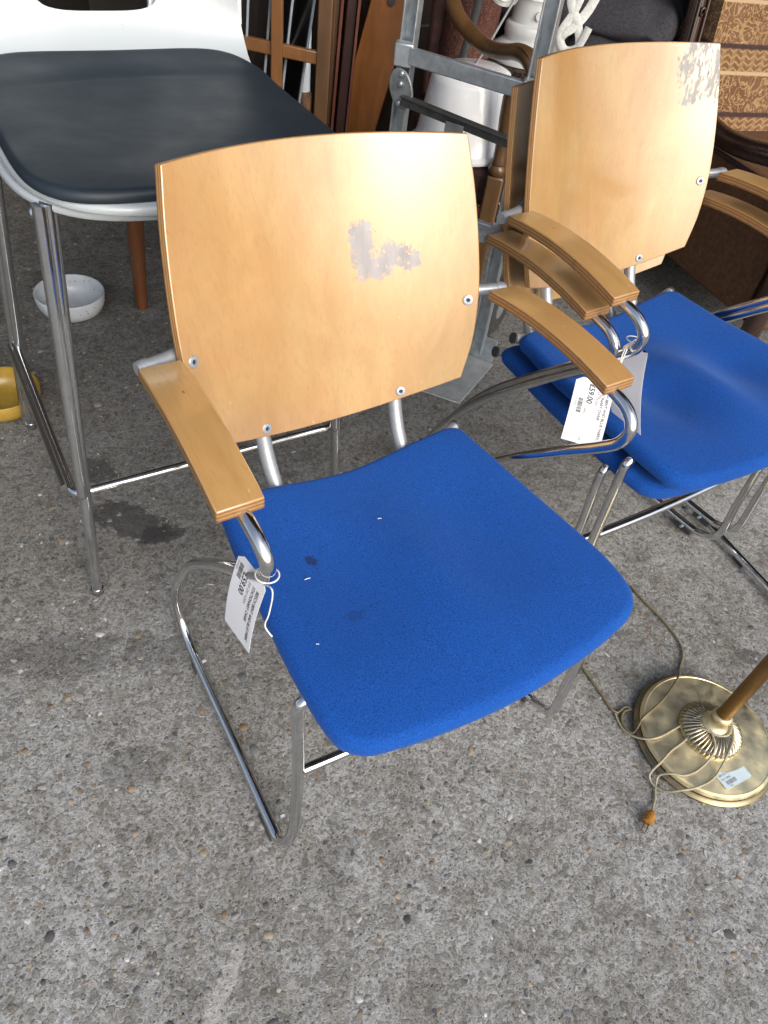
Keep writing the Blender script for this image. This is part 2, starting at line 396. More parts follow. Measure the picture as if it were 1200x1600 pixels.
# ================================================================== THE SETTING
def ground_mat():
    k = NT('exposed_aggregate_concrete')
    g = k.n('NewGeometry'); v = g.outputs['Position']
    big = k.noise(v, 1.6, 5); med = k.noise(v, 14, 5, .6); fine = k.noise(v, 165, 5, .78, .8); grit = k.noise(v, 520, 3, .8); mid = k.noise(v, 58, 4, .7, 1.0)
    c = k.ramp(fine, [(.34, (.258, .263, .262)), (.5, (.415, .424, .424)), (.66, (.56, .572, .572))])
    c = k.mix(k.ramp(mid, [(.38, .65), (.52, 0.0)]), c, (.15, .145, .132))
    c = k.mix(k.ramp(mid, [(.55, 0.0), (.68, .40)]), c, (.40, .395, .37))
    c = k.mix(k.ramp(grit, [(.34, .8), (.42, 0.0)]), c, (.085, .080, .074))
    c = k.mix(k.ramp(grit, [(.60, 0.0), (.68, .7)]), c, (.60, .56, .54))
    stones = [(.0, (.11, .108, .105)), (.12, (.23, .22, .205)), (.3, (.31, .30, .275)), (.45, (.235, .20, .155)), (.55, (.35, .345, .33)), (.7, (.27, .255, .225)), (.84, (.42, .415, .40)), (.93, (.26, .19, .125)), (.965, (.60, .60, .58))]
    hh = None
    wv = k.n('VectorMath', operation='MULTIPLY_ADD'); nv = k.n('TexNoise'); nv.inputs['Scale'].default_value = 45; nv.inputs['Detail'].default_value = 3
    k.l(v, nv.inputs['Vector']); k.l(nv.outputs['Color'], wv.inputs[0]); wv.inputs[1].default_value = (.012, .012, .012); k.l(v, wv.inputs[2]); v2 = wv.outputs[0]
    for sc, keep, amt in ((240, .25, .75), (130, .38, .72), (72, .58, .70)):
        o = k.vor(v2, sc); cs = k.sep(o.outputs['Color'])
        d = k.math('ADD', o.outputs['Distance'], k.math('MULTIPLY', k.math('SUBTRACT', fine, .5), .30))
        lim = k.math('MULTIPLY_ADD', cs[1], .30, .18)
        m = k.math('MULTIPLY', k.math('SUBTRACT', lim, d), 16, clamp=True)
        pk = k.ramp(cs[0], [(keep - .01, 0.0), (keep + .01, 1.0)])
        m = k.math('MULTIPLY', m, pk)
        sc_c = k.ramp(cs[2], stones, 'CONSTANT')
        sc_c = k.mix(.22, sc_c, c)
        gap = k.math('MULTIPLY', k.math('MULTIPLY', k.math('SUBTRACT', k.math('ADD', lim, .07), d), 16, clamp=True), pk)
        c = k.mix(k.math('MULTIPLY', gap, .45), c, (.11, .105, .095))
        c = k.mix(k.math('MULTIPLY', m, amt), c, sc_c)
        hh = m if hh is None else k.math('MAXIMUM', hh, m)
    # pits
    pv = k.vor(v, 120); pm = k.math('MULTIPLY', k.ramp(pv.outputs['Distance'], [(.10, 1.0), (.22, 0.0)]), k.ramp(k.sep(pv.outputs['Color'])[0], [(.80, 0.0), (.82, 1.0)]))
    c = k.mix(k.math('MULTIPLY', pm, .8), c, (.05, .046, .042))
    # broad grime, patchy tone
    c = k.mix(k.ramp(med, [(.36, .75), (.58, 0.0)]), c, k.mix(1.0, c, (.62, .60, .56), 'MULTIPLY'))
    c = k.mix(k.ramp(big, [(.40, .75), (.58, 0.0)]), c, k.mix(1.0, c, (.74, .72, .68), 'MULTIPLY'))
    # shade towards the back left painted into the floor colour, with some grime
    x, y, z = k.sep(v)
    shade_grime = k.math('ADD', k.math('MULTIPLY', k.math('SUBTRACT', y, x), .5), k.math('MULTIPLY', k.math('SUBTRACT', med, .5), .8))
    c = k.mix(k.ramp(k.math('MULTIPLY', shade_grime, .5), [(.20, 0.0), (.62, .85)]), c, k.mix(1.0, c, (.38, .37, .35), 'MULTIPLY'))
    # wet or oily stains with shapes of their own
    def blob(cx, cy, rx, ry, rot, jag=.05, sc=28):
        n1 = k.math('MULTIPLY', k.math('SUBTRACT', k.noise(v, sc, 5, .65), .5), jag)
        dx = k.math('SUBTRACT', x, cx); dy = k.math('SUBTRACT', y, cy)
        u = k.math('MULTIPLY', k.math('ADD', k.math('MULTIPLY', dx, cos(rot)), k.math('MULTIPLY', dy, sin(rot))), 1 / rx)
        w_ = k.math('MULTIPLY', k.math('SUBTRACT', k.math('MULTIPLY', dy, cos(rot)), k.math('MULTIPLY', dx, sin(rot))), 1 / ry)
        d = k.math('ADD', k.math('SQRT', k.math('ADD', k.math('MULTIPLY', u, u), k.math('MULTIPLY', w_, w_))), k.math('MULTIPLY', n1, 18))
        return k.ramp(k.math('MULTIPLY', d, .5), [(.46, 1.0), (.52, 0.0)])
    for b, a in ((blob(-.525, 1.02, .095, .045, -.35, .09), .72), (blob(-.655, 1.15, .05, .038, 0, .09), .62), (blob(-.455, 1.0, .045, .03, .5, .09), .7), (blob(-.53, .68, .11, .05, .2, .12), .34), (blob(-.38, .72, .05, .04, .2, .12), .35), (blob(.02, .42, .03, .07, .1, .12), .22), (blob(.03, .56, .02, .03, .1, .12), .2), (blob(-.33, .50, .06, .035, .4, .12), .3), (blob(.80, .95, .03, .02, 0, .1), .5)):
        c = k.mix(k.math('MULTIPLY', b, a), c, (.045, .044, .045))
    wb = blob(-.105, .22, .011, .075, -.2, .09, 40)
    c = k.mix(k.math('MULTIPLY', wb, .45), c, (.50, .48, .45))
    k.set(color=c, rough=k.ramp(fine, [(.3, .78), (.7, .95)]), spec=.3)
    h = k.math('ADD', k.math('MULTIPLY', hh, .35), k.math('ADD', k.math('MULTIPLY', fine, .5), k.math('ADD', k.math('MULTIPLY', mid, .9), k.math('MULTIPLY', grit, .25))))
    h = k.math('SUBTRACT', h, k.math('MULTIPLY', pm, .6))
    k.bump(h, .8, .0034)
    return k.m

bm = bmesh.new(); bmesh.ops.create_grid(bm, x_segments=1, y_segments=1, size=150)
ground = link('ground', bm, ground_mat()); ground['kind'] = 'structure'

# aggregate stones standing a hair proud of the worn concrete
def stone_mat(name, c, var=.25):
    k = NT(name); g = k.n('NewGeometry')
    f = k.noise(g.outputs['Position'], 220, 4, .7)
    rnd = g.outputs['Random Per Island']
    lo = tuple(x * (1 - var) for x in c); hi = tuple(x * (1 + var) for x in c)
    cc = k.mix(rnd, lo, hi); cc = k.mix(k.ramp(f, [(.35, .5), (.6, 0.0)]), cc, tuple(x * .55 for x in c))
    k.set(color=cc, rough=.75, spec=.35); k.bump(f, .3, .001); return k.m
stone_mats = [stone_mat('stone_grey', (.30, .29, .27)), stone_mat('stone_tan', (.29, .24, .18)), stone_mat('stone_dark', (.105, .104, .105)), stone_mat('stone_pale', (.52, .52, .50)), stone_mat('stone_brown', (.25, .175, .11)), stone_mat('stone_bluish', (.19, .20, .21))]
bm = bmesh.new()
def flat_stone(x, y, r, mi):
    n = random.randint(6, 9); a0 = random.random() * 6.28; asp = random.uniform(.45, .95) if mi != 3 else random.uniform(.22, .8); ro = random.random() * 3.14
    rad = [random.uniform(.62, 1.12) for _ in range(n)]; h = min(.0010, r * .15) * random.uniform(.3, 1.1)
    def ring(s, z):
        out = []
        for j in range(n):
            a = a0 + 2 * pi * j / n; px, py = cos(a) * rad[j] * r * s, sin(a) * rad[j] * r * s * asp
            out.append(bm.verts.new((x + px * cos(ro) - py * sin(ro), y + px * sin(ro) + py * cos(ro), z)))
        return out
    A, B = ring(1, -.0006), ring(.82, h)
    for j in range(n):
        f = bm.faces.new((A[j], A[(j + 1) % n], B[(j + 1) % n], B[j])); f.material_index = mi
    f = bm.faces.new(B); f.material_index = mi
cnt = 0
while cnt < 9500:
    y = random.uniform(.02, 2.3); x = random.uniform(-1.25, 1.5)
    near = 1 / (1 + (y / .8) ** 2 * .8)
    if random.random() > near: continue
    if noise.noise(Vector((x * 3, y * 3, 0))) < -.35 and random.random() < .6: continue
    r = min(.0120, .0018 + random.expovariate(1 / .0019))
    flat_stone(x, y, r, random.choices(range(6), (32, 22, 13, 9, 8, 14))[0]); cnt += 1
peb = link('pebbles', bm, stone_mats, ang=60); peb['kind'] = 'stuff'; peb['label'] = 'worn aggregate stones showing in the grey concrete'

# the dark shop the stock is standing in the mouth of
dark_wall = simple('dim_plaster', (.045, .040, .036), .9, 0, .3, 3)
def wall(name, c, s, m):
    b = bmesh.new(); box(b, c, s); o = link(name, b, m); o['kind'] = 'structure'; return o
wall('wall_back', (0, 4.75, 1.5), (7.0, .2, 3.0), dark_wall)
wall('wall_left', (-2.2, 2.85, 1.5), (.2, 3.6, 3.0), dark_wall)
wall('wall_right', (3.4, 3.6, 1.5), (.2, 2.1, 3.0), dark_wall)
wall('unseen_roof', (.4, 3.65, 3.1), (6.4, 2.4, .2), simple('dim_ceiling', (.10, .095, .09), .9))

wall('unseen_roof', (-1.0, 1.80, 2.60), (4.2, 1.3, .12), simple('added_canopy', (.12, .115, .11), .9))  # unseen canopy slab added to darken the back, left open at the right

# ================================================================== CHAIRS
PANEL_A, PANEL_B, PANEL_K = .0644, .31, 1.25
def panel_y(x, z): return PANEL_A + PANEL_B * z - PANEL_K * x * x
def interp(x, xs, ys):
    if x <= xs[0]: return ys[0]
    for i in range(len(xs) - 1):
        if x <= xs[i + 1]:
            t = (x - xs[i]) / (xs[i + 1] - xs[i])
            m0 = (ys[i + 1] - ys[i - 1]) / (xs[i + 1] - xs[i - 1]) * (xs[i + 1] - xs[i]) if i else ys[i + 1] - ys[i]
            m1 = (ys[i + 2] - ys[i]) / (xs[i + 2] - xs[i]) * (xs[i + 1] - xs[i]) if i + 2 < len(xs) else ys[i + 1] - ys[i]
            return (2*t**3-3*t*t+1)*ys[i] + (t**3-2*t*t+t)*m0 + (-2*t**3+3*t*t)*ys[i+1] + (t**3-t*t)*m1
    return ys[-1]

def panel_mesh():
    nu, nv, th = 40, 26, .0105
    bm = bmesh.new(); ply = bm.verts.layers.float.new('ply')
    nrm = Vector((0, 1, -PANEL_B)).normalized()
    def grid(off, p):
        G = []
        for i in range(nv + 1):
            s = i / nv; row = []
            W = interp(s, [0, .15, .34, .54, .8, 1], [.2045, .219, .2262, .2255, .2183, .208])
            for j in range(nu + 1):
                x = (2 * j / nu - 1) * W
                zb = .492 + 1.15 * x * x; zt = .866 - .0055 * (1 - (x / .208) ** 2)
                z = zb + s * (zt - zb); n = Vector((2 * PANEL_K * x, 1, -PANEL_B)).normalized()
                v = bm.verts.new(Vector((x, panel_y(x, z), z)) + n * off); v[ply] = p; row.append(v)
            G.append(row)
        return G
    F, B = grid(0, 0.0), grid(th, 1.0)
    for i in range(nv):
        for j in range(nu):
            bm.faces.new((F[i][j], F[i][j + 1], F[i + 1][j + 1], F[i + 1][j])); bm.faces.new((B[i][j], B[i + 1][j], B[i + 1][j + 1], B[i][j + 1]))
    def strip(a, b):
        for p in range(len(a) - 1):
            f = bm.faces.new((a[p], b[p], b[p + 1], a[p + 1])); f.material_index = 1
    strip(F[0], B[0]); strip(F[-1], B[-1]); strip([r[0] for r in F], [r[0] for r in B]); strip([r[-1] for r in F], [r[-1] for r in B])
    return bm

def arm_mesh(side):
    bm = bmesh.new(); ply = bm.verts.layers.float.new('ply'); st = []
    n = 16; th = .0155
    for i in range(n + 1):
        t = i / n; y = .194 + (-.052 - .194) * t; x = side * (.259 + .007 * t)
        zc = .677 - .004 * t + .012 * (1 - (2 * t - 1) ** 2) - .0
        w_ = .0265 * (1 if 0 < i < n else .985); ring = []
        for (dx, dz, p) in ((-w_, 0, 0.), (w_, 0, 0.), (w_, -th, 1.), (-w_, -th, 1.)):
            v = bm.verts.new((x + dx, y, zc + dz)); v[ply] = p; ring.append(v)
        st.append(ring)
    for a, b in zip(st, st[1:]):
        for j in range(4):
            f = bm.faces.new((a[j], a[(j + 1) % 4], b[(j + 1) % 4], b[j])); f.material_index = 0 if j in (0, 2) else 1
    for r in (st[0][::-1], st[-1]): f = bm.faces.new(r); f.material_index = 1
    return bm

def frame_path(s):
    pts = [(.262, -.020, .660), (.262, -.052, .656), (.261, -.082, .648), (.259, -.0975, .631), (.257, -.093, .606), (.256, -.071, .580), (.255, -.014, .526), (.253, .072, .440),
           (.25, .177, .322), (.25, .252, .205), (.25, .284, .135), (.25, .2915, .09), (.249, .277, .050), (.249, .245, .026), (.250, .19, .0185), (.255, 0, .0185), (.2595, -.125, .0185),
           (.2600, -.150, .021), (.2555, -.1630, .034), (.2465, -.1660, .06), (.2395, -.1600, .16), (.2400, -.155, .30), (.2440, -.153, .400), (.2410, -.152, .4215), (.228, -.152, .4275), (.212, -.152, .4210), (.17, -.155, .4150), (.10, -.158, .414), (0, -.158, .414)]
    if s > 0: pts = [((x + (.02 if i < 23 else .006) * min(1, max(0, z - .03) / .2), y - .036 * min(1, max(0, z - .015) / .05), z) if (i > 17) else (x, y, z)) for i, (x, y, z) in enumerate(pts)]
    return [(s * x, y, z - .0024 if z < .03 else z) for x, y, z in pts]

SEAT_HALF = [(0, .164), (.08, .167), (.15, .170), (.198, .170), (.211, .160), (.215, .13), (.222, .08), (.232, -.04), (.2375, -.13), (.2365, -.195), (.229, -.225), (.208, -.244), (.17, -.254), (.10, -.264), (0, -.270)]
def seat_outline():
    full = SEAT_HALF + [(-x, y) for x, y in SEAT_HALF[-2:0:-1]]
    return [(p.x + (.006 * min(1, max(0, (.05 - p.y) / .2)) if p.x > .1 else 0), p.y) for p in catmull([(x, y, 0) for x, y in full], 5, True)]
def seat_z(x, y):
    z = .4525
    if y < -.15: z -= .012 * ((-.15 - y) / .120) ** 2
    q = min(1, max(0, (y + .05) / .21)); q = q * q * (3 - 2 * q)
    z += q * (-.016 * exp(-(x / .105) ** 2) + .003)
    z -= .011 * exp(-((abs(x) - .10) / .07) ** 2 - ((y + .01) / .12) ** 2)
    z += .006 * exp(-(x / .04) ** 2 - ((y + .10) / .10) ** 2)
    return z

def seat_z_deep(x, y):
    z = seat_z(x, y)
    q = min(1, max(0, (.06 - y) / .10)); q = q * q * (3 - 2 * q)
    z += q * .006
    z -= .016 * exp(-((abs(x - .02) - .105) / .055) ** 2 - ((y + .07) / .085) ** 2)
    z += .006 * exp(-((x - .02) / .035) ** 2 - ((y + .11) / .09) ** 2)
    z -= .010 * exp(-((x + .02) / .12) ** 2 - ((y - .085) / .06) ** 2)
    return z

def make_chair(label, group):
    t = thing('armchair', label, 'chair', group=group)
    b = link('backrest', panel_mesh(), [MAT['veneer'], MAT['ply']], t, 50, .0016)
    # screws with a socket, set in the face of the panel
    for (sx, sz) in ((-.212, .656), (.212, .656), (-.1135, .519), (.1135, .519)):
        n = Vector((-2 * PANEL_K * sx, -1, PANEL_B)).normalized(); c = Vector((sx, panel_y(sx, sz), sz)) + n * .0002
        m = bmesh.new(); lathe(m, [(.0078, -.001), (.0078, .0010), (.0070, .0018), (.0050, .0021), (.0036, .0021), (.0034, .0004)], 20, c, n)
        so = link('screw', m, MAT['screw'], b)
        m = bmesh.new(); lathe(m, [(.0032, .0004), (.0032, .0008)], 6, c, n); link('socket', m, MAT['dark'], b)
        s2 = so
    for s in (-1, 1):
        link('armrest', arm_mesh(s), [MAT['arm'], MAT['ply']], t, 30, .002)
        link('side_frame', tube_bm(frame_path(s), .0084, 14, 7), MAT['chrome'], t, 60)
        m = bmesh.new(); tube(m, [(s * .281, .213, .662), (s * .262, .217, .662), (s * .246, .2215, .661), (s * .228, .2285, .660), (s * .205, .243, .658), (s * .15, .270, .655)], .0085, 12)
        link('arm_bracket', m, MAT['silver'], t, 60)
        m = bmesh.new(); tube(m, [(s * .277, .214, .662), (s * .266, .2165, .662)], .0097, 12); link('bracket_collar', m, MAT['silver'], t)
        # back post: from behind the panel down to the cross tube
        m = bmesh.new(); tube(m, catmull([(s * .1135, .252, .60), (s * .1135, .241, .55), (s * .1135, .228, .51), (s * .113, .213, .475), (s * .112, .197, .449), (s * .111, .170, .420)], 5), .0112, 12)
        pst = link('back_post', m, MAT['silver'], t, 60)
        m = bmesh.new(); tube(m, [(s * .099, .168, .4170), (s * .131, .168, .4170)], .0140, 14)
        tube(m, [(s * .1135 + .018, .172, .4290), (s * .1135 + .0215, .172, .4290)], .009, 12)
        link('clamp', m, MAT['silver'], pst)
        for (gy, gl) in ((-.120, .045), (.20, .02)):
            m = bmesh.new(); box(m, (s * (.2595 if gy < 0 else .2500), gy, .007), (.020, gl, .0136)); link('glide', m, MAT['rubber'], t, 30, .002)
            m = bmesh.new(); tube(m, [(s * .243, gy, .019), (s * .2355, gy, .019)], .0035, 8); link('glide_rivet', m, MAT['screw'], t)
    m = bmesh.new(); tube(m, [(x, .160 + .016 * (x / .214) ** 2, .4120 + .030 * (x / .214) ** 2) for x in [-.214 + .0214 * q for q in range(21)]], .0090, 12); link('rear_crossbar', m, MAT['silver'], t, 60)
    for s in (-1, 1):
        m = bmesh.new(); tube(m, [(s * .213, .1758, .4417), (s * .2165, .1765, .4428)], .0103, 12); link('end_cap', m, MAT['rubber'], t)
    m = bmesh.new(); tube(m, catmull([(-.231, -.157, .247), (-.12, -.168, .254), (0, -.174, .257), (.12, -.178, .262), (.258, -.184, .260)], 4), .0072, 12); link('front_crossbar', m, MAT['chrome'], t, 60)
    link('seat', pad_mesh(seat_outline(), (0, -.06), seat_z, .030, .0150), MAT['blue'], t, 70)
    m = bmesh.new()
    pts = [(x * .93, (y + .06) * .93 - .06) for x, y in seat_outline()[::3]]
    a = [m.verts.new((x, y, seat_z(x, y) - .0295)) for x, y in pts]; b2 = [m.verts.new((x * .985, y * .985, seat_z(x, y) - .037)) for x, y in pts]
    for j in range(len(a)): m.faces.new((a[j], a[(j + 1) % len(a)], b2[(j + 1) % len(a)], b2[j]))
    m.faces.new(b2); m.faces.new(a[::-1]); link('seat_board', m, MAT['dark'], t)
    for s in (-1, 1):
        m = bmesh.new(); tube(m, [(s * .15, .18, .425), (s * .15, -.16, .421)], .009, 10); link('seat_rail', m, MAT['chrome'], t)
    return t

CG = 'blue and maple cantilever armchairs'
chair = make_chair('blue seat armchair standing alone in front, torn varnish patch mid back', CG)
chair.location = (.03524, .70164, 0); chair.rotation_euler = (0, 0, .675555)
def restyle(o, veneer_m, arm_m, seat_m):
    for ch in o.children:
        n = ch.name.split('.')[0]
        if n == 'backrest': sl, m = 0, veneer_m
        elif n == 'armrest': sl, m = 0, arm_m
        elif n == 'seat': sl, m = 0, seat_m
        else: continue
        ch.material_slots[sl].link = 'OBJECT'; ch.material_slots[sl].material = m
low = copy_tree(chair); low['label'] = 'blue seat armchair underneath in the stacked pair, its back hidden behind another'
low.location = (.4375, 1.219, 0.0015); low.rotation_euler = (-.006, -.006, .697); restyle(low, MAT['veneer_low'], MAT['arm_dark'], MAT['blue_plain'])
top = copy_tree(chair); top['label'] = 'blue seat armchair stacked on top of another, scratches at top corner of back'
for _c in top.children:
    if _c.name.split('.')[0] == 'seat':
        _m = bpy.data.meshes.new('seat'); _b = pad_mesh(seat_outline(), (0, -.06), seat_z_deep, .030, .0150, 30); bmesh.ops.recalc_face_normals(_b, faces=_b.faces[:]); _b.to_mesh(_m); _b.free()
        _m.materials.append(MAT['blue']); smooth(_m, 70); _c.data = _m
top.location = (.457, 1.207, .0490); top.rotation_euler = (.016, -.017, .698); restyle(top, MAT['veneer_up'], MAT['arm'], MAT['blue_plain'])

# lint on the blue seat
def place_local(base, p):
    c, s = cos(.675555), sin(.675555); return Vector((.03524 + c * p[0] - s * p[1], .70164 + s * p[0] + c * p[1], p[2]))
LINT = ('curved white thread of lint beside the dark spot on the front blue seat', 'short white thread of lint behind the middle of the front blue seat', 'tiny white lint fleck at the left edge of the front blue seat')
for i, (u, v_, a, ln) in enumerate(((-.158, -.008, .6, .004), (-.015, .045, .4, .0028), (-.195, -.105, .2, .0018))):
    p = place_local(0, (u, v_, seat_z(u, v_) + .0008)); d = Vector((cos(a), sin(a), 0)) * ln
    o = link('lint', tube_bm([p - d, p + Vector((0, 0, .0008)), p + d], .0005, 6), MAT['string'])
    tag(o, LINT[i], 'lint', 'lint on the blue seat')

# the runner of a further chair, running out of the frame
rn = thing('sled_runner', 'lone chrome floor runner leading out past the feet of the stacked chairs', 'chair frame', (.74, 1.36, 0))
link('runner', tube_bm([(-.24, .41, .0185), (0, 0, .0185), (.16, -.275, .0185), (.36, -.62, .0185), (.405, -.695, .03), (.42, -.72, .08), (.44, -.74, .30), (.45, -.74, .42)], .0086, 12, 8), MAT['chrome_worn'], rn, 60)
for tt in (.35, .8):
    m = bmesh.new(); box(m, (.24 * tt + .01, -.41 * tt, .007), (.02, .03, .0136), Matrix.Rotation(.53, 3, 'Z')); link('glide', m, MAT['rubber'], rn, 30, .002)

# ================================================================== PRICE TAGS
def price_tag(name_label, O, U, V, L, W, lines, bend=0.0, chamfer=.008, hole_u=.006, mat=None):
    """O corner, U text direction, V text-up direction. lines: (text, u, v, size, material, bold)."""
    O, U, V = Vector(O), Vector(U).normalized(), Vector(V); V = (V - U * V.dot(U)).normalized(); N = U.cross(V)
    root = thing('price_tag', name_label, 'price tag', O)
    def P(u, v, h=0): 
        b = bend * sin(pi * min(1, max(0, u / L))); return U * u + V * v + N * (b + h)
    m = bmesh.new(); nu, nv = 14, 6; th = .0005
    G = {}
    for sd in (0, 1):
        for i in range(nu + 1):
            for j in range(nv + 1):
                v_ = W * j / nv; u = L * i / nu
                if i == 0: u += max(0, chamfer - min(v_, W - v_))
                G[sd, i, j] = m.verts.new(P(u, v_, -th * sd))
    for i in range(nu):
        for j in range(nv):
            m.faces.new((G[0, i, j], G[0, i + 1, j], G[0, i + 1, j + 1], G[0, i, j + 1])); m.faces.new((G[1, i, j], G[1, i, j + 1], G[1, i + 1, j + 1], G[1, i + 1, j]))
    rim = [(i, 0) for i in range(nu)] + [(nu, j) for j in range(nv)] + [(i, nv) for i in range(nu, 0, -1)] + [(0, j) for j in range(nv, 0, -1)]
    for a, b in zip(rim, rim[1:] + rim[:1]): m.faces.new((G[(0, *a)], G[(0, *b)], G[(1, *b)], G[(1, *a)]))
    card = link('card', m, mat or MAT['paper'], root, 60)
    for (s, u, v_, size, mt, bold) in lines:
        if s == '|||':
            mb = bmesh.new(); rr = random.Random(3); uu = 0
            while uu < size:
                w_ = rr.choice((.0005, .0008, .0012)); q = [mb.verts.new(P(u + a, v_ + b, .0003)) for a, b in ((uu, 0), (uu + w_, 0), (uu + w_, bold), (uu, bold))]
                mb.faces.new(q); uu += w_ + rr.choice((.0005, .0007, .001))
            link('barcode', mb, mt, card, recalc=False); continue
        me = text_me(s, size, bold=bold)
        for vv in me.vertices: vv.co = P(u + vv.co.x, v_ + vv.co.y, .0003)
        link('print', me, mt, card)
    return root
INK, GR = MAT['ink'], MAT['ink_grey']
TAG_LINES = [('BEECH BENT AND BLUE FABRIC', .020, .0425, .0066, INK, .0001), ('STATIONARY CHAIR', .020, .0350, .0066, INK, .0001), ('SW-2411620A', .020, .0275, .0062, GR, 0), ('£59.00', .016, .0155, .0125, INK, .0002), ('|||', .010, .0065, .022, INK, .007), ('2411620A', .010, .0025, .0036, GR, 0)]
A_, B_, C_, D_ = Vector((-.1463, .5092, .5861)), Vector((-.1173, .4768, .5551)), Vector((-.1373, .4723, .4274)), Vector((-.1663, .5047, .4584))
price_tag('white price tag hanging from left arm of the front armchair', A_, D_ - A_, B_ - A_, .129, .0534, TAG_LINES, .004)
T2 = [('BEECH BENT AND BLUE FABRIC', .006, .0525, .0064, INK, .0001), ('STATIONARY CHAIR', .006, .0450, .0064, INK, .0001), ('SW-2411620A', .006, .0372, .0062, GR, 0), ('£59.00', .008, .0235, .0125, INK, .0002), ('|||', .036, .0105, .024, INK, .0075), ('2411620A', .036, .0060, .0038, GR, 0)]
E_ = Vector((.2648, 1.0085, .5555)); F_ = Vector((.2525, .921, .495)); G_ = Vector((.3130, .9260, .4985))
price_tag('white price tag with barcode hanging below the lower stacked arm', E_, F_ - E_, G_ - F_, .108, .062, T2, .004)
H_, H2_, I_ = Vector((.3200, 1.0500, .6180)), Vector((.3530, 1.0080, .6280)), Vector((.3840, .9500, .4880))
price_tag('blank grey back of a price tag hanging from the topmost stacked arm', H2_, I_ - H2_, H_ - H2_, .145, .058, [], -.008, .016)

def string(name_label, pts, r=.0009, per=6):
    o = link('tag_string', tube_bm(pts, r, 6, per), MAT['string'], None, 80); return tag(o, name_label, 'string')
def ringpts(c, n, r, k=10):
    c, n = Vector(c), Vector(n).normalized(); a = n.orthogonal().normalized(); b = n.cross(a)
    return [c + a * r * cos(2 * pi * i / k) + b * r * sin(2 * pi * i / k) for i in range(k + 1)]
def wl(p, base='main'):
    x, y, z, a = {'main': (.03524, .70164, 0, .675555), 'low': (.4375, 1.219, 0, .697), 'top': (.452, 1.207, .048, .698)}[base]
    return Vector((x + cos(a) * p[0] - sin(a) * p[1], y + sin(a) * p[0] + cos(a) * p[1], z + p[2]))
c0 = wl((-.2575, -.095, .608)); hole = (A_ + B_) / 2 + Vector((0, 0, -.012))
string('white looped string tying a price tag to the front left arm', ringpts(c0, (0, .12, 1), .0122) + [hole, hole + Vector((.004, .002, -.006))] + [c0 + Vector((.008, -.012, -.008)), c0 + Vector((.005, -.012, -.05)), c0 + Vector((.001, -.012, -.075)), c0 + Vector((.010, -.016, -.085))])
c1 = wl((-.2575, -.095, .608), 'top')
string('white string knotted round the topmost stacked arm tube', ringpts(c1, (0, .12, 1), .0122) + [c1 + Vector((-.012, -.012, -.01)), c1 + Vector((-.02, -.05, -.05)), c1 + Vector((-.035, -.06, -.07)), c1 + Vector((-.02, -.04, -.045)), c1 + Vector((-.01, -.014, -.008))])
c2 = wl((-.2575, -.095, .608), 'low')
string('white string end hanging below the barcode price tag', [c2, E_ + Vector((.02, 0, -.01)), (F_ + G_) / 2 + Vector((.0, .004, .02)), (F_ + G_) / 2 + Vector((-.003, -.003, -.006)), (F_ + G_) / 2 + Vector((-.006, -.004, -.012))])

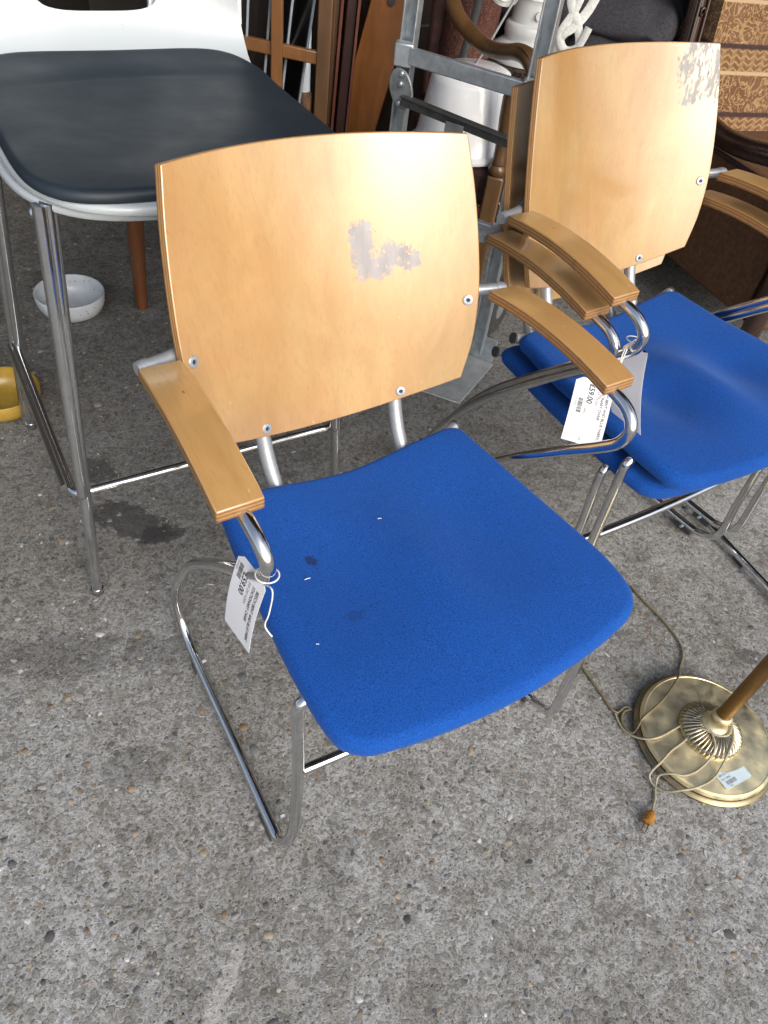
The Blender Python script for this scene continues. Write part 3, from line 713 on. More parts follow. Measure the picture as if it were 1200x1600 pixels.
# ================================================================== BAR STOOLS
SO, SA = Vector((-.474, 1.188, 0)), radians(37)
def sup(hx, y0, y1, p=3.2, n=96, cx=.015):
    out = []
    for i in range(n):
        a = 2 * pi * i / n; c, s = cos(a), sin(a)
        x = math.copysign(abs(c) ** (2 / p), c) * hx; y = math.copysign(abs(s) ** (2 / p), s)
        out.append((cx + x, (y0 + y1) / 2 + y * (y1 - y0) / 2))
    return out
def shell_z(x, y):
    z = .768 + .004 * ((x - .015) / .24) ** 2
    if y > .08: z += .9 * (y - .08) ** 2
    z -= .008 * exp(-((x - .015) / .15) ** 2 - ((y + .05) / .14) ** 2)
    if y < -.22: z -= .6 * (y + .22) ** 2
    return z
def shell_bm():
    bm = pad_mesh(sup(.243, -.305, .20, 3.6), (.015, -.05), lambda x, y: shell_z(x, y) - .001, .0135, .0065, 8, lip=4)
    # back: a bent sheet with a hand hole, sides tapering in
    prof = [(.10, .7665), (.15, .772), (.19, .7835), (.222, .803), (.246, .832), (.264, .87), (.279, .92), (.293, .98), (.303, 1.03), (.312, 1.075)]
    prof = [(p.y, p.z) for p in catmull([(0, y, z) for y, z in prof], 6)]
    W = lambda z: interp(z, [.766, .80, .86, .95, 1.05, 1.08], [.236, .243, .237, .228, .215, .20])
    hx, z0, z1 = .100, .843, .905
    nu = 44; F = []; B = []
    for i, (y, z) in enumerate(prof):
        y2, z2 = prof[min(i + 1, len(prof) - 1)]; y1, z1_ = prof[max(i - 1, 0)]
        n = Vector((0, -(z2 - z1_), y2 - y1)).normalized(); rf, rb = [], []
        for j in range(nu + 1):
            u = 2 * j / nu - 1; x = .015 + u * W(z); dish = -.035 * u * u * min(1, max(0, (z - .79) / .1))
            p = Vector((x, y + dish, z)); rf.append(bm.verts.new(p)); rb.append(bm.verts.new(p - n * .011))
        F.append(rf); B.append(rb)
    def hole(i, j):
        z = (prof[i][1] + prof[i + 1][1]) / 2; x = (2 * (j + .5) / nu - 1) * W(z)
        zz = (z - (z0 + z1) / 2) / ((z1 - z0) / 2)
        return abs(x / hx) ** 3.5 + abs(zz) ** 3.5 < 1
    np_ = len(prof) - 1
    H = {(i, j) for i in range(np_) for j in range(nu) if hole(i, j)}
    # ease the ragged rim of the hole on to its true outline
    edgev = {}
    for (i, j) in H:
        for (a, b) in ((i, j), (i + 1, j), (i, j + 1), (i + 1, j + 1)): edgev.setdefault((a, b), 0); edgev[(a, b)] += 1
    for (a, b), c_ in edgev.items():
        if c_ < 4:
            y, z = prof[a]; x = (2 * b / nu - 1) * W(z); zz = (z - (z0 + z1) / 2) / ((z1 - z0) / 2); rr = (abs(x / hx) ** 3.5 + abs(zz) ** 3.5) ** (1 / 3.5)
            sc_ = 1 / max(rr, .3); nx = x * sc_; nz = (z0 + z1) / 2 + zz * sc_ * (z1 - z0) / 2
            ny = interp(nz, [p[1] for p in prof], [p[0] for p in prof]); u = nx / W(nz)
            d = Vector((.015 + nx, ny - .035 * u * u * min(1, max(0, (nz - .79) / .1)), nz)) - F[a][b].co
            F[a][b].co += d; B[a][b].co += d
    for i in range(np_):
        for j in range(nu):
            if (i, j) in H: continue
            bm.faces.new((F[i][j], F[i][j + 1], F[i + 1][j + 1], F[i + 1][j])); bm.faces.new((B[i][j], B[i + 1][j], B[i + 1][j + 1], B[i][j + 1]))
            for (di, dj, e0, e1) in ((-1, 0, (i, j), (i, j + 1)), (1, 0, (i + 1, j), (i + 1, j + 1)), (0, -1, (i, j), (i + 1, j)), (0, 1, (i, j + 1), (i + 1, j + 1))):
                q = (i + di, j + dj)
                if q in H or not (0 <= q[0] < np_ and 0 <= q[1] < nu):
                    bm.faces.new((F[e0[0]][e0[1]], F[e1[0]][e1[1]], B[e1[0]][e1[1]], B[e0[0]][e0[1]]))
    return bm
def pad_z(x, y):
    z = shell_z(x, y) + .0145
    # crease across the vinyl where the seat turns up into the back
    yc = .125 - .9 * (x - .03) ** 2
    z -= .0022 * exp(-((y - yc) / .006) ** 2) * max(0, 1 - abs(x - .02) / .20)
    z += .003 * exp(-((y - yc - .03) / .03) ** 2)
    return z
def make_stool(label, full=True):
    t = thing('bar_stool', label, 'bar stool', SO, SA, 'white bar stools nested together')
    link('shell', shell_bm(), MAT['white_pl'], t, 40)
    if full: link('seat_pad', pad_mesh(sup(.238, -.291, .216, 5.6, 140), (.015, -.05), pad_z, .016, .010, 40, lip=4), MAT['vinyl'], t, 60)
    legs = [(-.196, -.228, -.256, -.258), (.226, -.228, .262, -.258), (-.205, .16, -.262, .282), (.235, .16, .272, .282)]
    for i, (tx, ty, bx, by) in enumerate(legs):
        front = i < 2
        if not full and front: continue
        m = bmesh.new(); tube(m, [(tx, ty, .751), (tx + (bx - tx) * .03, ty + (by - ty) * .03, .722), (bx, by, .012)], [.0104, .0103, .0098], 14)
        lg = link('leg', m, MAT['chrome'], t, 60)
        m = bmesh.new(); lathe(m, [(.0085, 0), (.0112, .002), (.0112, .011), (.009, .014)], 16, (bx, by, 0)); link('foot_cap', m, MAT['rubber'], lg)
        m = bmesh.new(); lathe(m, [(.0108, .0105), (.0118, .011), (.0118, .0145), (.0105, .015)], 16, (bx, by, 0)); link('foot_ring_trim', m, MAT['chrome'], lg)
        if front:   # second tube of the nested stool lying against the leg, closed by a rounded end at the foot ring
            f = .66; e = Vector((tx + (bx - tx) * f, ty + (by - ty) * f, .742 * (1 - f) + .012 * f)); st_ = Vector((tx, ty, .750)); dv = (e - st_).normalized(); off = Vector((-.004, -.003, 0)); of0 = Vector((-.011, -.003, 0))
            m = bmesh.new(); tube(m, [st_ + of0, st_.lerp(e, .5) + (of0 + off) * .5, e + off, e + off + dv * .006, e + off + dv * .0105, e + off + dv * .0125], [.0100, .0100, .0098, .0085, .0055, .002], 14); link('leg_sleeve', m, MAT['chrome'], lg, 80)
    zr = .245; a, b, c_, d_ = (-.252, -.232), (.272, -.232), (.262, .262), (-.250, .262)
    ring = []
    for (p, q, r_) in ((d_, a, b), (a, b, c_), (b, c_, d_), (c_, d_, a)):
        q_ = Vector((*q, zr)); 
        for o_, k_ in ((p, .03), (p, .010), (r_, .010), (r_, .03)): ring.append(q_ + (Vector((*o_, zr)) - q_).normalized() * k_)
    if not full: ring = [Vector((-.252, -.215, zr)), Vector((-.2505, .232, zr)), Vector((-.250, .252, zr))]
    else:
        ring = [Vector((*d_, zr))] + ring[0:8] + [Vector((*c_, zr))]
    link('foot_ring', tube_bm(ring, .0075, 12, 5), MAT['chrome'], t, 60)
    m = bmesh.new()
    for x in (-.200, .230): tube(m, catmull([(x, -.225, .738), (x, -.21, .744), (x, .14, .744), (x, .16, .738)], 4), .009, 10)
    link('seat_rail', m, MAT['chrome'], t)
    return t
make_stool('white shell bar stool with slate grey vinyl seat pad and chrome legs')
st2 = make_stool('bare white shell of a second bar stool nested directly underneath the padded one', False)
st2.location = SO + Vector((-.020, .013, -.0155))

# ================================================================== BRASS FLOOR LAMP
LC = Vector((.657, .737, 0))
def brass(name, c=(.46, .36, .17), r=.28, tarn=.5):
    k = NT(name); v = k.coord()
    n = k.noise(v, 16, 6, .65)
    col = k.ramp(n, [(.3, tuple(x * .75 for x in c)), (.6, c), (.8, tuple(min(1, x * 1.2) for x in c))])
    col = k.mix(k.ramp(k.noise(v, 60, 6, .7), [(.52, 0.0), (.72, tarn)]), col, (.16, .10, .045))
    k.set(color=col, metal=1.0, rough=k.ramp(k.noise(v, 34, 5), [(.3, r * .7), (.7, r * 1.4)])); k.bump(k.noise(v, 120, 3), .05, .001); return k.m
BR, BRD, BRP = brass('aged_brass', (.90, .79, .50), .45, .10), brass('bronzed_rim', (.30, .25, .15), .34, .5), brass('brown_brass', (.30, .175, .065), .42, .5)
lamp = thing('floor_lamp', 'brass floor lamp with round fluted base and tarnished pole', 'floor lamp', LC)
m = bmesh.new(); lathe(m, [(.110, .002), (.1265, .002), (.131, .006), (.1315, .010), (.128, .014), (.124, .0155), (.122, .014), (.118, .015), (.05, .016)], 72); base = link('base', m, BRD, lamp, 40)
m = bmesh.new(); lathe(m, [(.122, .015), (.1235, .019), (.1215, .0245), (.1170, .0262), (.116, .0252), (.09, .0285), (.05, .0320), (.02, .033)], 72); link('base_plate', m, BR, lamp, 40)
def flute(r, z, a):
    g = abs(sin(a * 21)) if .022 < r < .0575 else 0
    return Vector(((r + .0012 * g) * cos(a + (.06 - r) * 5), (r + .0012 * g) * sin(a + (.06 - r) * 5), z + .0026 * g))
m = bmesh.new(); lathe(m, [(.0575, .029), (.0578, .033), (.0565, .038), (.052, .0445), (.044, .0505), (.034, .0550), (.0255, .0575), (.0235, .0580)], 252, fn=flute); link('fluted_dome', m, brass('silvery_brass', (.47, .42, .31), .22, .55), lamp, 80)
m = bmesh.new(); lathe(m, [(.0255, .055), (.0262, .0595), (.0235, .063), (.0195, .066), (.0165, .072), (.0155, .080), (.0175, .083), (.0180, .088), (.0165, .092), (.0135, .094)], 40); link('collar', m, BR, lamp, 50)
m = bmesh.new(); tube(m, [(0, 0, .085), (.002, .002, .6), (.004, .003, 1.5)], .0128, 20); link('pole', m, BRP, lamp, 60)
m = bmesh.new(); lathe(m, [(.004, 1.49), (.016, 1.495), (.018, 1.53), (.016, 1.56), (.010, 1.57)], 24, (.004, .003, 0)); link('bulb_holder', m, BR, lamp)
shp = [(.11, 1.78), (.20, 1.48)]
m = bmesh.new(); lathe(m, [(.198, 1.48), (.200, 1.479), (.112, 1.78), (.110, 1.78)], 48, (.004, .003, 0))
link('lamp_shade', m, simple('cream_shade', (.62, .55, .42), .8), lamp)
lb = price_tag('pale blue paper sticker on the brass lamp base', Vector((.6700, .6280, .0296)), Vector((.069, .047, 0)), Vector((-.047, .069, 0)) , .062, .031, [('BRASS FLOOR LAMP', .003, .0225, .0060, GR, 0), ('SW-15845', .003, .0155, .0050, GR, 0), ('|||', .008, .006, .022, GR, .007), ('15845', .010, .0020, .0032, GR, 0)], 0, .0005, mat=MAT['paper_blue'])
lb['category'] = 'sticker'; lb.name = 'sticker'
CORD = simple('cord_clear_brown', (.19, .155, .09), .35, 0, .2, 60)
cord_pts = [(.560, 1.083, .004), (.578, 1.055, .004), (.608, 1.018, .004), (.633, .981, .004), (.648, .949, .004), (.650, .921, .004), (.636, .882, .005), (.628, .866, .016), (.620, .850, .0315), (.612, .836, .0335), (.585, .795, .0335), (.556, .762, .0325), (.538, .745, .026), (.524, .722, .006), (.512, .728, .004), (.505, .745, .004), (.512, .765, .004), (.526, .772, .005), (.515, .775, .004), (.496, .760, .004), (.466, .802, .004), (.437, .849, .004), (.414, .885, .004), (.39, .93, .004)]
o = link('lamp_cord', tube_bm(cord_pts, .0024, 8, 6), CORD, None, 80); tag(o, 'thin brown flex lying in loops between blue chair and lamp base', 'cord')
wrap = [(.494, .757, .004), (.505, .728, .004), (.524, .708, .016), (.549, .702, .0315), (.591, .728, .034), (.618, .742, .0525), (.640, .752, .0605), (.668, .757, .064), (.682, .738, .066), (.674, .716, .064), (.655, .712, .0625), (.628, .722, .058), (.600, .702, .0335), (.579, .684, .0325), (.556, .658, .0305), (.541, .640, .012), (.548, .627, .006), (.565, .615, .014), (.585, .612, .0315), (.614, .622, .0325), (.648, .645, .0335), (.672, .685, .052), (.684, .715, .062), (.681, .745, .066), (.660, .757, .066), (.640, .735, .063), (.646, .712, .061), (.650, .690, .052), (.628, .660, .0335), (.595, .640, .0325), (.572, .640, .031), (.556, .640, .016), (.552, .622, .005), (.548, .600, .004), (.541, .582, .006), (.536, .570, .010)]
o = link('lamp_cord', tube_bm(wrap, .0021, 8, 6), simple('cord_clear', (.36, .32, .22), .3, 0, .2, 60), None, 80); tag(o, 'clear flex wound round the brass lamp collar and hanging off its base', 'cord')
pl = thing('mains_plug', 'small amber plastic plug lying on the concrete below the lamp', 'plug', (.536, .572, .0105))
AM = simple('amber_plastic', (.50, .23, .035), .25, 0, .2, 90, trans=.35)
d = Vector((-.016, -.030, -.002)).normalized()
m = bmesh.new(); lathe(m, [(.0045, -.004), (.0085, 0), (.0092, .004), (.0086, .010), (.0092, .014), (.0088, .019), (.0050, .021)], 24, (0, 0, 0), d); link('plug_body', m, AM, pl, 50)
for s in (-1, 1):
    m = bmesh.new(); q = d.cross(Vector((0, 0, 1))).normalized() * .0035 * s
    beam(m, d * .018 + q, d * .038 + q, .0055, .0016, (0, 0, 1)); link('pin', m, simple('plug_brass', (.25, .2, .12), .35, .9), pl, 30, .0004)

# ================================================================== BOWLS
def bowl(label, c, r, h, mat, name='bowl'):
    prof = [(r * .60, 0), (r * .74, .002), (r * .88, h * .18), (r * .97, h * .5), (r, h * .95), (r * .985, h), (r * .955, h * .98), (r * .925, h * .5), (r * .83, h * .2), (r * .65, h * .10), (r * .2, h * .08)]
    m = bmesh.new(); lathe(m, prof, 48, c); o = link(name, m, mat, None, 60); return tag(o, label, 'bowl')
def speck(name, c, d):
    k = NT(name); v = k.coord(); o = k.vor(v, 75)
    mm = k.math('MULTIPLY', k.ramp(o.outputs['Distance'], [(.14, 1.0), (.22, 0.0)]), k.ramp(k.sep(o.outputs['Color'])[0], [(.62, 0.0), (.64, 1.0)]))
    k.set(color=k.mix(mm, k.mix(k.ramp(k.noise(v, 20, 4), [(.4, 0.0), (.7, .3)]), c, d), d), rough=.3, coat=.3); return k.m
bowl('chipped white ceramic bowl on the floor under the bar stools', (-.968, 1.757, 0), .093, .060, speck('chipped_glaze', (.50, .54, .58), (.20, .21, .22)))
bowl('yellow ochre bowl on the floor behind the chrome stool legs', (-.945, 1.315, 0), .086, .052, simple('ochre_glaze', (.34, .22, .035), .4, 0, .25, 25, coat=.3))

# ================================================================== FURNITURE BEHIND
def wood(name, c, rough=.4, axis='z', var=.35, coat=.25):
    k = NT(name); sc = {'z': (30, 30, 3), 'y': (30, 3, 30), 'x': (3, 30, 30)}[axis]
    g = k.noise(k.coord(sc), 1, 6, .6, .5); b = k.noise(k.coord(), 12, 4)
    cc = k.ramp(g, [(.25, tuple(x * (1 - var) for x in c)), (.75, tuple(min(1, x * (1 + var)) for x in c))])
    cc = k.mix(k.ramp(b, [(.4, .4), (.65, 0.0)]), cc, tuple(x * .6 for x in c))
    k.set(color=cc, rough=k.ramp(b, [(.3, rough * .75), (.7, rough * 1.25)]), coat=coat); k.bump(g, .08, .001); return k.m
W_OAK, W_BRN, W_RED, W_ORG, W_DRK = wood('warm_oak', (.20, .085, .024)), wood('mid_brown', (.11, .055, .022)), wood('red_mahogany', (.035, .0095, .007)), wood('orange_board', (.20, .072, .014)), wood('dark_carved', (.030, .017, .011), .4)

# rush seat chair seen between the stool and the leaning boards
rc = thing('rush_chair', 'warm brown wooden chair with open slatted back behind the bar stools', 'chair', (-.57, 2.1, 0))
def bar(name, par, a, b, wx, wz, mat, side=None, bev=.003):
    m = bmesh.new(); beam(m, a, b, wx, wz, side); return link(name, m, mat, par, 30, bev)
for (px_, w_) in ((-.035, .036), (.226, .036)):
    bar('back_post', rc, (px_, 0, 0), (px_ - .01, .02, 1.05), w_, .03, W_OAK if px_ < 0 else W_BRN, (1, 0, 0))
bar('back_slat', rc, (.104, -.006, .44), (.096, .004, 1.02), .030, .014, W_OAK, (1, 0, 0))
bar('back_rail', rc, (-.02, .007, .648), (.21, .009, .640), .030, .016, W_OAK, (0, 0, 1))
bar('back_rail', rc, (-.02, .014, 1.0), (.21, .016, 1.0), .045, .016, W_OAK, (0, 0, 1))
bar('seat_rail', rc, (-.02, 0, .43), (.21, 0, .43), .04, .02, W_OAK, (0, 0, 1))
bar('stretcher', rc, (-.235, -.275, .305), (.20, -.262, .305), .034, .02, W_OAK, (0, 0, 1))
for (a, b) in (((-.225, -.27, 0), (-.205, -.27, .44)), ((.205, -.26, 0), (.2, -.26, .44))):
    m = bmesh.new(); tube(m, [a, (a[0] * .5 + b[0] * .5, a[1], .25), b], [.0165, .0235, .025], 10); link('leg', m, wood('dark_leg', (.12, .042, .014)), rc, 50)
m = bmesh.new(); beam(m, (-.01, .0, .455), (-.01, -.30, .455), .44, .03, (1, 0, 0)); bmesh.ops.translate(m, verts=m.verts, vec=(.01, 0, 0)); link('rush_seat', m, simple('rush', (.25, .17, .07), .8, 0, .35, 60), rc, 30, .008)
rush_tag = price_tag('small white price tag on the wooden chair behind the white stool back', Vector((-.580, 2.02, .797)), Vector((.012, 0, -1)), Vector((1, .1, 0)), .092, .040, [('LADDER BACK RUSH SEAT', .004, .026, .0072, INK, 0), ('DINING CHAIR', .004, .016, .0072, INK, 0)], 0, .006)

# stack of dark frames with pale edges leaning behind it
PALE = simple('pale_edge', (.26, .30, .34), .5); GLS = simple('dark_glass', (.03, .036, .045), .12, 0, .2, 8)
for i in range(5):
    f = thing('picture_frame', ('outermost', 'second', 'middle', 'fourth', 'innermost')[i] + ' of the dark glazed frames leaning between white stool and wooden slats', 'picture frame', (-.665 + .030 * i, 2.30 + .008 * i, 0), .22 + .03 * i, 'dark frames leaning in a row')
    lean = .03 + .022 * i
    bar('glass', f, (0, 0, .05), (lean, .0, .98), .008, .42, GLS, (1, 0, 0), 0)
    for yy in (-.215, .215): bar('frame_edge', f, (0, yy, .04), (lean, yy, .99), .006, .012, PALE, (1, 0, 0), .001)
    bar('frame_edge', f, (lean, -.21, .985), (lean, .21, .985), .006, .012, PALE, (1, 0, 0), .001)

m = bmesh.new(); tube(m, [(-.470, 2.5, .0), (-.473, 2.5, .43), (-.490, 2.5, 1.35)], .0205, 18)
o = thing('metal_pole', 'white painted metal pole standing behind the wooden slats', 'pole', (0, 0, 0))
o.location = (0, 0, 0); link('tube', m, simple('chalky_white', (.55, .62, .68), .45, 0, .1, 20), o, 60)
m = bmesh.new(); lathe(m, [(.024, 0), (.026, .01), (.024, .43), (.0215, .44)], 18, (-.470, 2.5, 0)); link('rusty_foot', m, simple('rusty_sleeve', (.16, .09, .05), .8, .3, .4, 50), o)
o = link('hanging_flex', tube_bm([(-.52, 2.36, .80), (-.50, 2.37, .62), (-.475, 2.38, .48), (-.45, 2.40, .38), (-.43, 2.42, .30)], .003, 8, 6), simple('grey_flex', (.45, .46, .46), .5), None, 80)
tag(o, 'thin pale flex hanging beside the white metal pole', 'cable')

# leaning panels and board in the gloom
for i, (x, y, ww, ln, mat, lab) in enumerate(((-.415, 2.46, .055, .03, W_BRN, 'narrow brown upright batten leaning beside the white pole'), (-.412, 2.62, .030, .02, W_RED, 'first dark red mahogany panel leaning past the brown batten'), (-.385, 2.74, .034, .03, W_RED, 'second dark red mahogany panel leaning deeper in the gloom'))):
    o = thing('wood_panel', lab, 'panel', (x, y, 0), .1)
    bar('board', o, (0, 0, 0), (ln, .12, 1.25), ww, .35 if i else .04, mat, (1, 0, 0), .004)
    if i: bar('edge_strip', o, (ww * .5 + .004, -.18, .01), (ww * .5 + ln + .004, -.06, 1.24), .008, .03, wood('red_edge', (.12, .035, .02)), (1, 0, 0), .001)
ob = thing('leaning_board', 'orange brown wooden board with a hole, leaning in the dark', 'board', (-.385, 2.80, 0), 0)
m = bmesh.new(); a, b = Vector((0, 0, 0)), Vector((.225, .12, 1.15)); beam(m, a, b, .135, .022, (1, 0, 0)); link('board', m, W_ORG, ob, 30, .003)
m = bmesh.new(); lathe(m, [(.012, -.001), (.012, .003)], 20, Vector((.125, .062, .64)) + Vector((0, -.014, .0)), (0, -1, .10)); link('hole', m, MAT['dark'], ob)
o = thing('low_cupboard', 'dark mahogany cupboard end behind the leaning boards', 'cupboard', (-.12, 3.35, 0))
for (nm, c, s) in (('carcass', (0, 0, .42), (.9, .5, .84)), ('top', (0, -.01, .855), (.96, .56, .03)), ('door', (-.22, -.256, .42), (.42, .012, .74)), ('door', (.22, -.256, .42), (.42, .012, .74))):
    m = bmesh.new(); box(m, c, s); link(nm, m, W_DRK, o, 30, .004)

# ------------------------------------------------------------------ hand truck
GAL = simple('galvanised', (.46, .50, .53), .36, .7, .22, 45, .05, 300)
GALD = simple('galvanised_dull', (.28, .30, .31), .5, .55, .25, 40)
ht = thing('hand_truck', 'grey galvanised folding hand truck with flat toe plate standing upright', 'hand truck')
R0, R1 = Vector((.186, 1.87, .03)), Vector((.166, 1.875, 1.05)); L0, L1 = Vector((-.128, 2.0, .03)), Vector((-.129, 2.0, 1.05))
sidev = (L0 - R0).normalized(); fwdv = Vector((-sidev.y, sidev.x, 0)) * 1.0
if fwdv.y > 0: fwdv = -fwdv
for (p, q) in ((L0, L1), (R0, R1)):
    m = bmesh.new(); beam(m, p, q, .030, .006, sidev); rl = link('rail', m, GAL, ht, 30, .001)
    for sgn in (-1, 1):
        m = bmesh.new(); o_ = sidev * .0165 * sgn + fwdv * .009; beam(m, p + o_, q + o_, .004, .026, sidev); link('flange', m, GAL, rl, 30, .001)
def on(p, q, z): return p + (q - p) * ((z - p.z) / (q.z - p.z))
for z, h in ((.715, .036), (.385, .036)):
    a, b = on(L0, L1, z) + fwdv * .028, on(R0, R1, z) + fwdv * .028
    m = bmesh.new(); beam(m, a + sidev * .005, b - sidev * .01, .018, h, fwdv); rg = link('crossbar', m, GAL, ht, 30, .003)
    for e in (a, b):
        m = bmesh.new(); box(m, e, (.045, .03, h + .014)); link('bracket_plate', m, GAL, rg, 30, .004)
# folding hinge bracket and the dark bar with its clip
hb = on(L0, L1, .645) + fwdv * .035 - sidev * .01
m = bmesh.new(); lathe(m, [(.034, 0), (.036, .002), (.036, .006), (.034, .008)], 28, hb, fwdv, fn=lambda r, z, a: Vector((r * cos(a) * .85, r * sin(a) * 1.25, z)))
hg = link('hinge_plate', m, GALD, ht, 40)
for dz in (-.030, .012, .034):
    m = bmesh.new(); lathe(m, [(.007, 0), (.007, .006), (.004, .009)], 12, hb + fwdv * .008 + Vector((0, 0, dz)), fwdv); link('bolt', m, GAL, hg)
m = bmesh.new(); a = on(L0, L1, .625) + fwdv * .045 - sidev * .02; b = on(R0, R1, .605) + fwdv * .045 - sidev * .02
beam(m, a, b, .020, .022, fwdv); beam(m, a + Vector((0, 0, .011)) + fwdv * .012, b + Vector((0, 0, .011)) + fwdv * .012, .014, .003, fwdv)
fb = link('folding_bar', m, simple('dark_steel', (.10, .11, .105), .45, .6, .3, 40), ht, 30, .001)
m = bmesh.new(); cpos = a + (b - a) * .46; beam(m, cpos + fwdv * .014 - Vector((0, 0, .026)) - sidev * .024, cpos + fwdv * .014 - Vector((0, 0, .026)) + sidev * .024, .003, .05, fwdv)
beam(m, cpos + fwdv * .026 - Vector((0, 0, .052)) - sidev * .024, cpos + fwdv * .026 - Vector((0, 0, .052)) + sidev * .024, .024, .003, fwdv); link('clip', m, GALD, fb, 30, .001)
# toe plate, its upturned back and a pivot disc
m = bmesh.new(); pts = [(.240, 1.842), (.150, 1.628), (.045, 1.655), (-.17, 1.74), (-.115, 1.985)]
v0 = [m.verts.new((x, y, .003)) for x, y in pts]; v1 = [m.verts.new((x, y, .007)) for x, y in pts]
m.faces.new(v1); m.faces.new(v0[::-1])
for j in range(5): m.faces.new((v0[j], v0[(j + 1) % 5], v1[(j + 1) % 5], v1[j]))
tp = link('toe_plate', m, simple('scuffed_alloy', (.40, .42, .43), .5, .25, .2, 25), ht, 30, .001)
bar('plate_back', tp, (-.115, 1.990, .045), (.236, 1.848, .040), .004, .080, GAL, (sidev.y, -sidev.x, 0), .001)
for sgn in (-1, 1):
    c = (R0 if sgn < 0 else L0) + Vector((.03 * -sgn, .10, .09)); m = bmesh.new()
    lathe(m, [(.03, -.018), (.075, -.020), (.085, -.014), (.085, .014), (.075, .020), (.03, .018)], 32, c, sidev); wh = link('wheel', m, MAT['rubber'], ht, 50)
    m = bmesh.new(); lathe(m, [(.012, -.022), (.032, -.020), (.032, .020), (.012, .022)], 20, c, sidev); link('rim', m, GAL, wh)

# ------------------------------------------------------------------ carved armchair with the enamel basin on its seat
ca = thing('carved_armchair', 'dark carved wooden armchair with scrolled arm and red seat behind hand truck', 'armchair', (0, 0, 0))
W_ARM = wood('carved_walnut', (.105, .055, .022), .33)
arm_p = [(-.075, 2.46, .80), (-.060, 2.44, .755), (-.035, 2.40, .722), (.008, 2.36, .697), (.058, 2.31, .682), (.100, 2.255, .690), (.138, 2.205, .706), (.165, 2.170, .704), (.184, 2.150, .682), (.182, 2.147, .655), (.164, 2.160, .640)]
apts = catmull(arm_p, 7); rad = [.0215 + .006 * max(0, (i / len(apts) - .45)) for i in range(len(apts))]
arm = link('arm', tube(bmesh.new(), apts, rad, 16, flat=.85), W_ARM, ca, 70)
for k_ in range(5):   # carved acanthus ribs over the knuckle
    i0, i1 = int(len(apts) * .62), len(apts) - 4; sub = apts[i0:i1]; nrm = Vector((-.55, -.45, .7)).normalized(); sd = Vector((.62, -.68, .3)).normalized()
    off = (k_ - 2) * .0095
    link('carved_rib', tube_bm([p + nrm * (.0205 - abs(off) * .6) + sd * off * (.5 + .5 * j / len(sub)) for j, p in enumerate(sub)], .0032, 6), W_ARM, arm, 80)
m = bmesh.new(); lathe(m, [(.020, .40), (.026, .405), (.027, .42), (.020, .428), (.023, .435), (.019, .445), (.020, .49), (.026, .55), (.028, .60), (.022, .64), (.016, .665)], 24, (.150, 2.20, 0)); link('arm_post', m, W_ARM, ca, 50)
for (x, y) in ((.150, 2.20), (-.10, 2.275), (.05, 2.75), (-.11, 2.77)):
    m = bmesh.new(); beam(m, (x, y, 0), (x, y, .40), .05, .05); link('leg', m, W_ARM, ca, 30, .006)
RED = simple('red_tapestry', (.04, .016, .014), .9, 0, .45, 40, .4, 300)
m = bmesh.new(); v = [(.175, 2.19), (-.13, 2.255), (-.14, 2.80), (.06, 2.78)]
lo_ = [m.verts.new((x, y, .30)) for x, y in v]; hi = [m.verts.new((x, y, .405)) for x, y in v]
m.faces.new(hi); m.faces.new(lo_[::-1])
for j in range(4): m.faces.new((lo_[j], lo_[(j + 1) % 4], hi[(j + 1) % 4], hi[j]))
se = link('seat', m, RED, ca, 30, .02)
for i in range(16):
    p = Vector((.180, 2.188, .305)).lerp(Vector((-.12, 2.250, .305)), i / 15); m = bmesh.new(); lathe(m, [(.006, 0), (.005, .003), (.002, .005)], 8, p + Vector((0, -.006, 0)), (-.2, -1, 0)); link('stud', m, BRD, se)
for i in range(16):
    p = Vector((.186, 2.20, .305)).lerp(Vector((.08, 2.74, .305)), i / 15); m = bmesh.new(); lathe(m, [(.006, 0), (.005, .003), (.002, .005)], 8, p, (1, .2, 0)); link('stud', m, BRD, se)
bar('back_panel', ca, (-.02, 2.72, .42), (-.03, 2.84, 1.15), .20, .05, simple('rug_red', (.05, .02, .016), .9, 0, .55, 22), (1, -.05, 0), .015)
ba = thing('enamel_basin', 'white enamel basin upturned on the seat of the carved armchair', 'basin', (.045, 2.36, .41))
ba.rotation_euler = (.03, -.06, 0)
m = bmesh.new(); lathe(m, [(.150, .008), (.155, .000), (.163, .002), (.165, .010), (.158, .016), (.149, .022), (.140, .06), (.116, .18), (.108, .198), (.090, .206), (.02, .207)], 56); link('body', m, MAT['enamel'], ba, 50)

# patterned rug bolt standing behind
def rug_mat():
    k = NT('patterned_rug'); v = k.coord((30, 30, 30)); n = k.noise(v, 1, 3, .5, 1.5)
    w_ = k.math('FRACT', k.math('MULTIPLY', n, 9)); c = k.ramp(w_, [(0, (.06, .022, .018)), (.4, (.10, .035, .025)), (.5, (.24, .12, .075)), (.6, (.09, .03, .022)), (1, (.05, .02, .018))]); k.set(color=c, rough=.95); k.bump(w_, .4, .002); return k.m
m = bmesh.new(); tube(m, [(-.01, 2.72, .0), (.0, 2.73, .5), (.02, 2.75, 1.1)], .085, 24); o = link('rolled_rug', m, rug_mat(), None, 70); tag(o, 'rolled red patterned rug standing upright behind the carved arm', 'rug')
o = link('black_strap', tube_bm([(.02, 2.58, .86), (.015, 2.57, .72), (.0, 2.55, .60), (-.005, 2.53, .52)], .012, 8, 6, flat=.3), MAT['dark'], None, 80); tag(o, 'black strap hanging in front of the rolled rug', 'strap')
o = link('thin_rod', tube_bm([(.12, 2.42, .80), (.06, 2.40, .66), (-.02, 2.40, .50)], .0035, 8), simple('grey_rod', (.42, .42, .42), .4, .5), None, 60); tag(o, 'thin grey rod slanting behind the carved chair arm', 'rod')

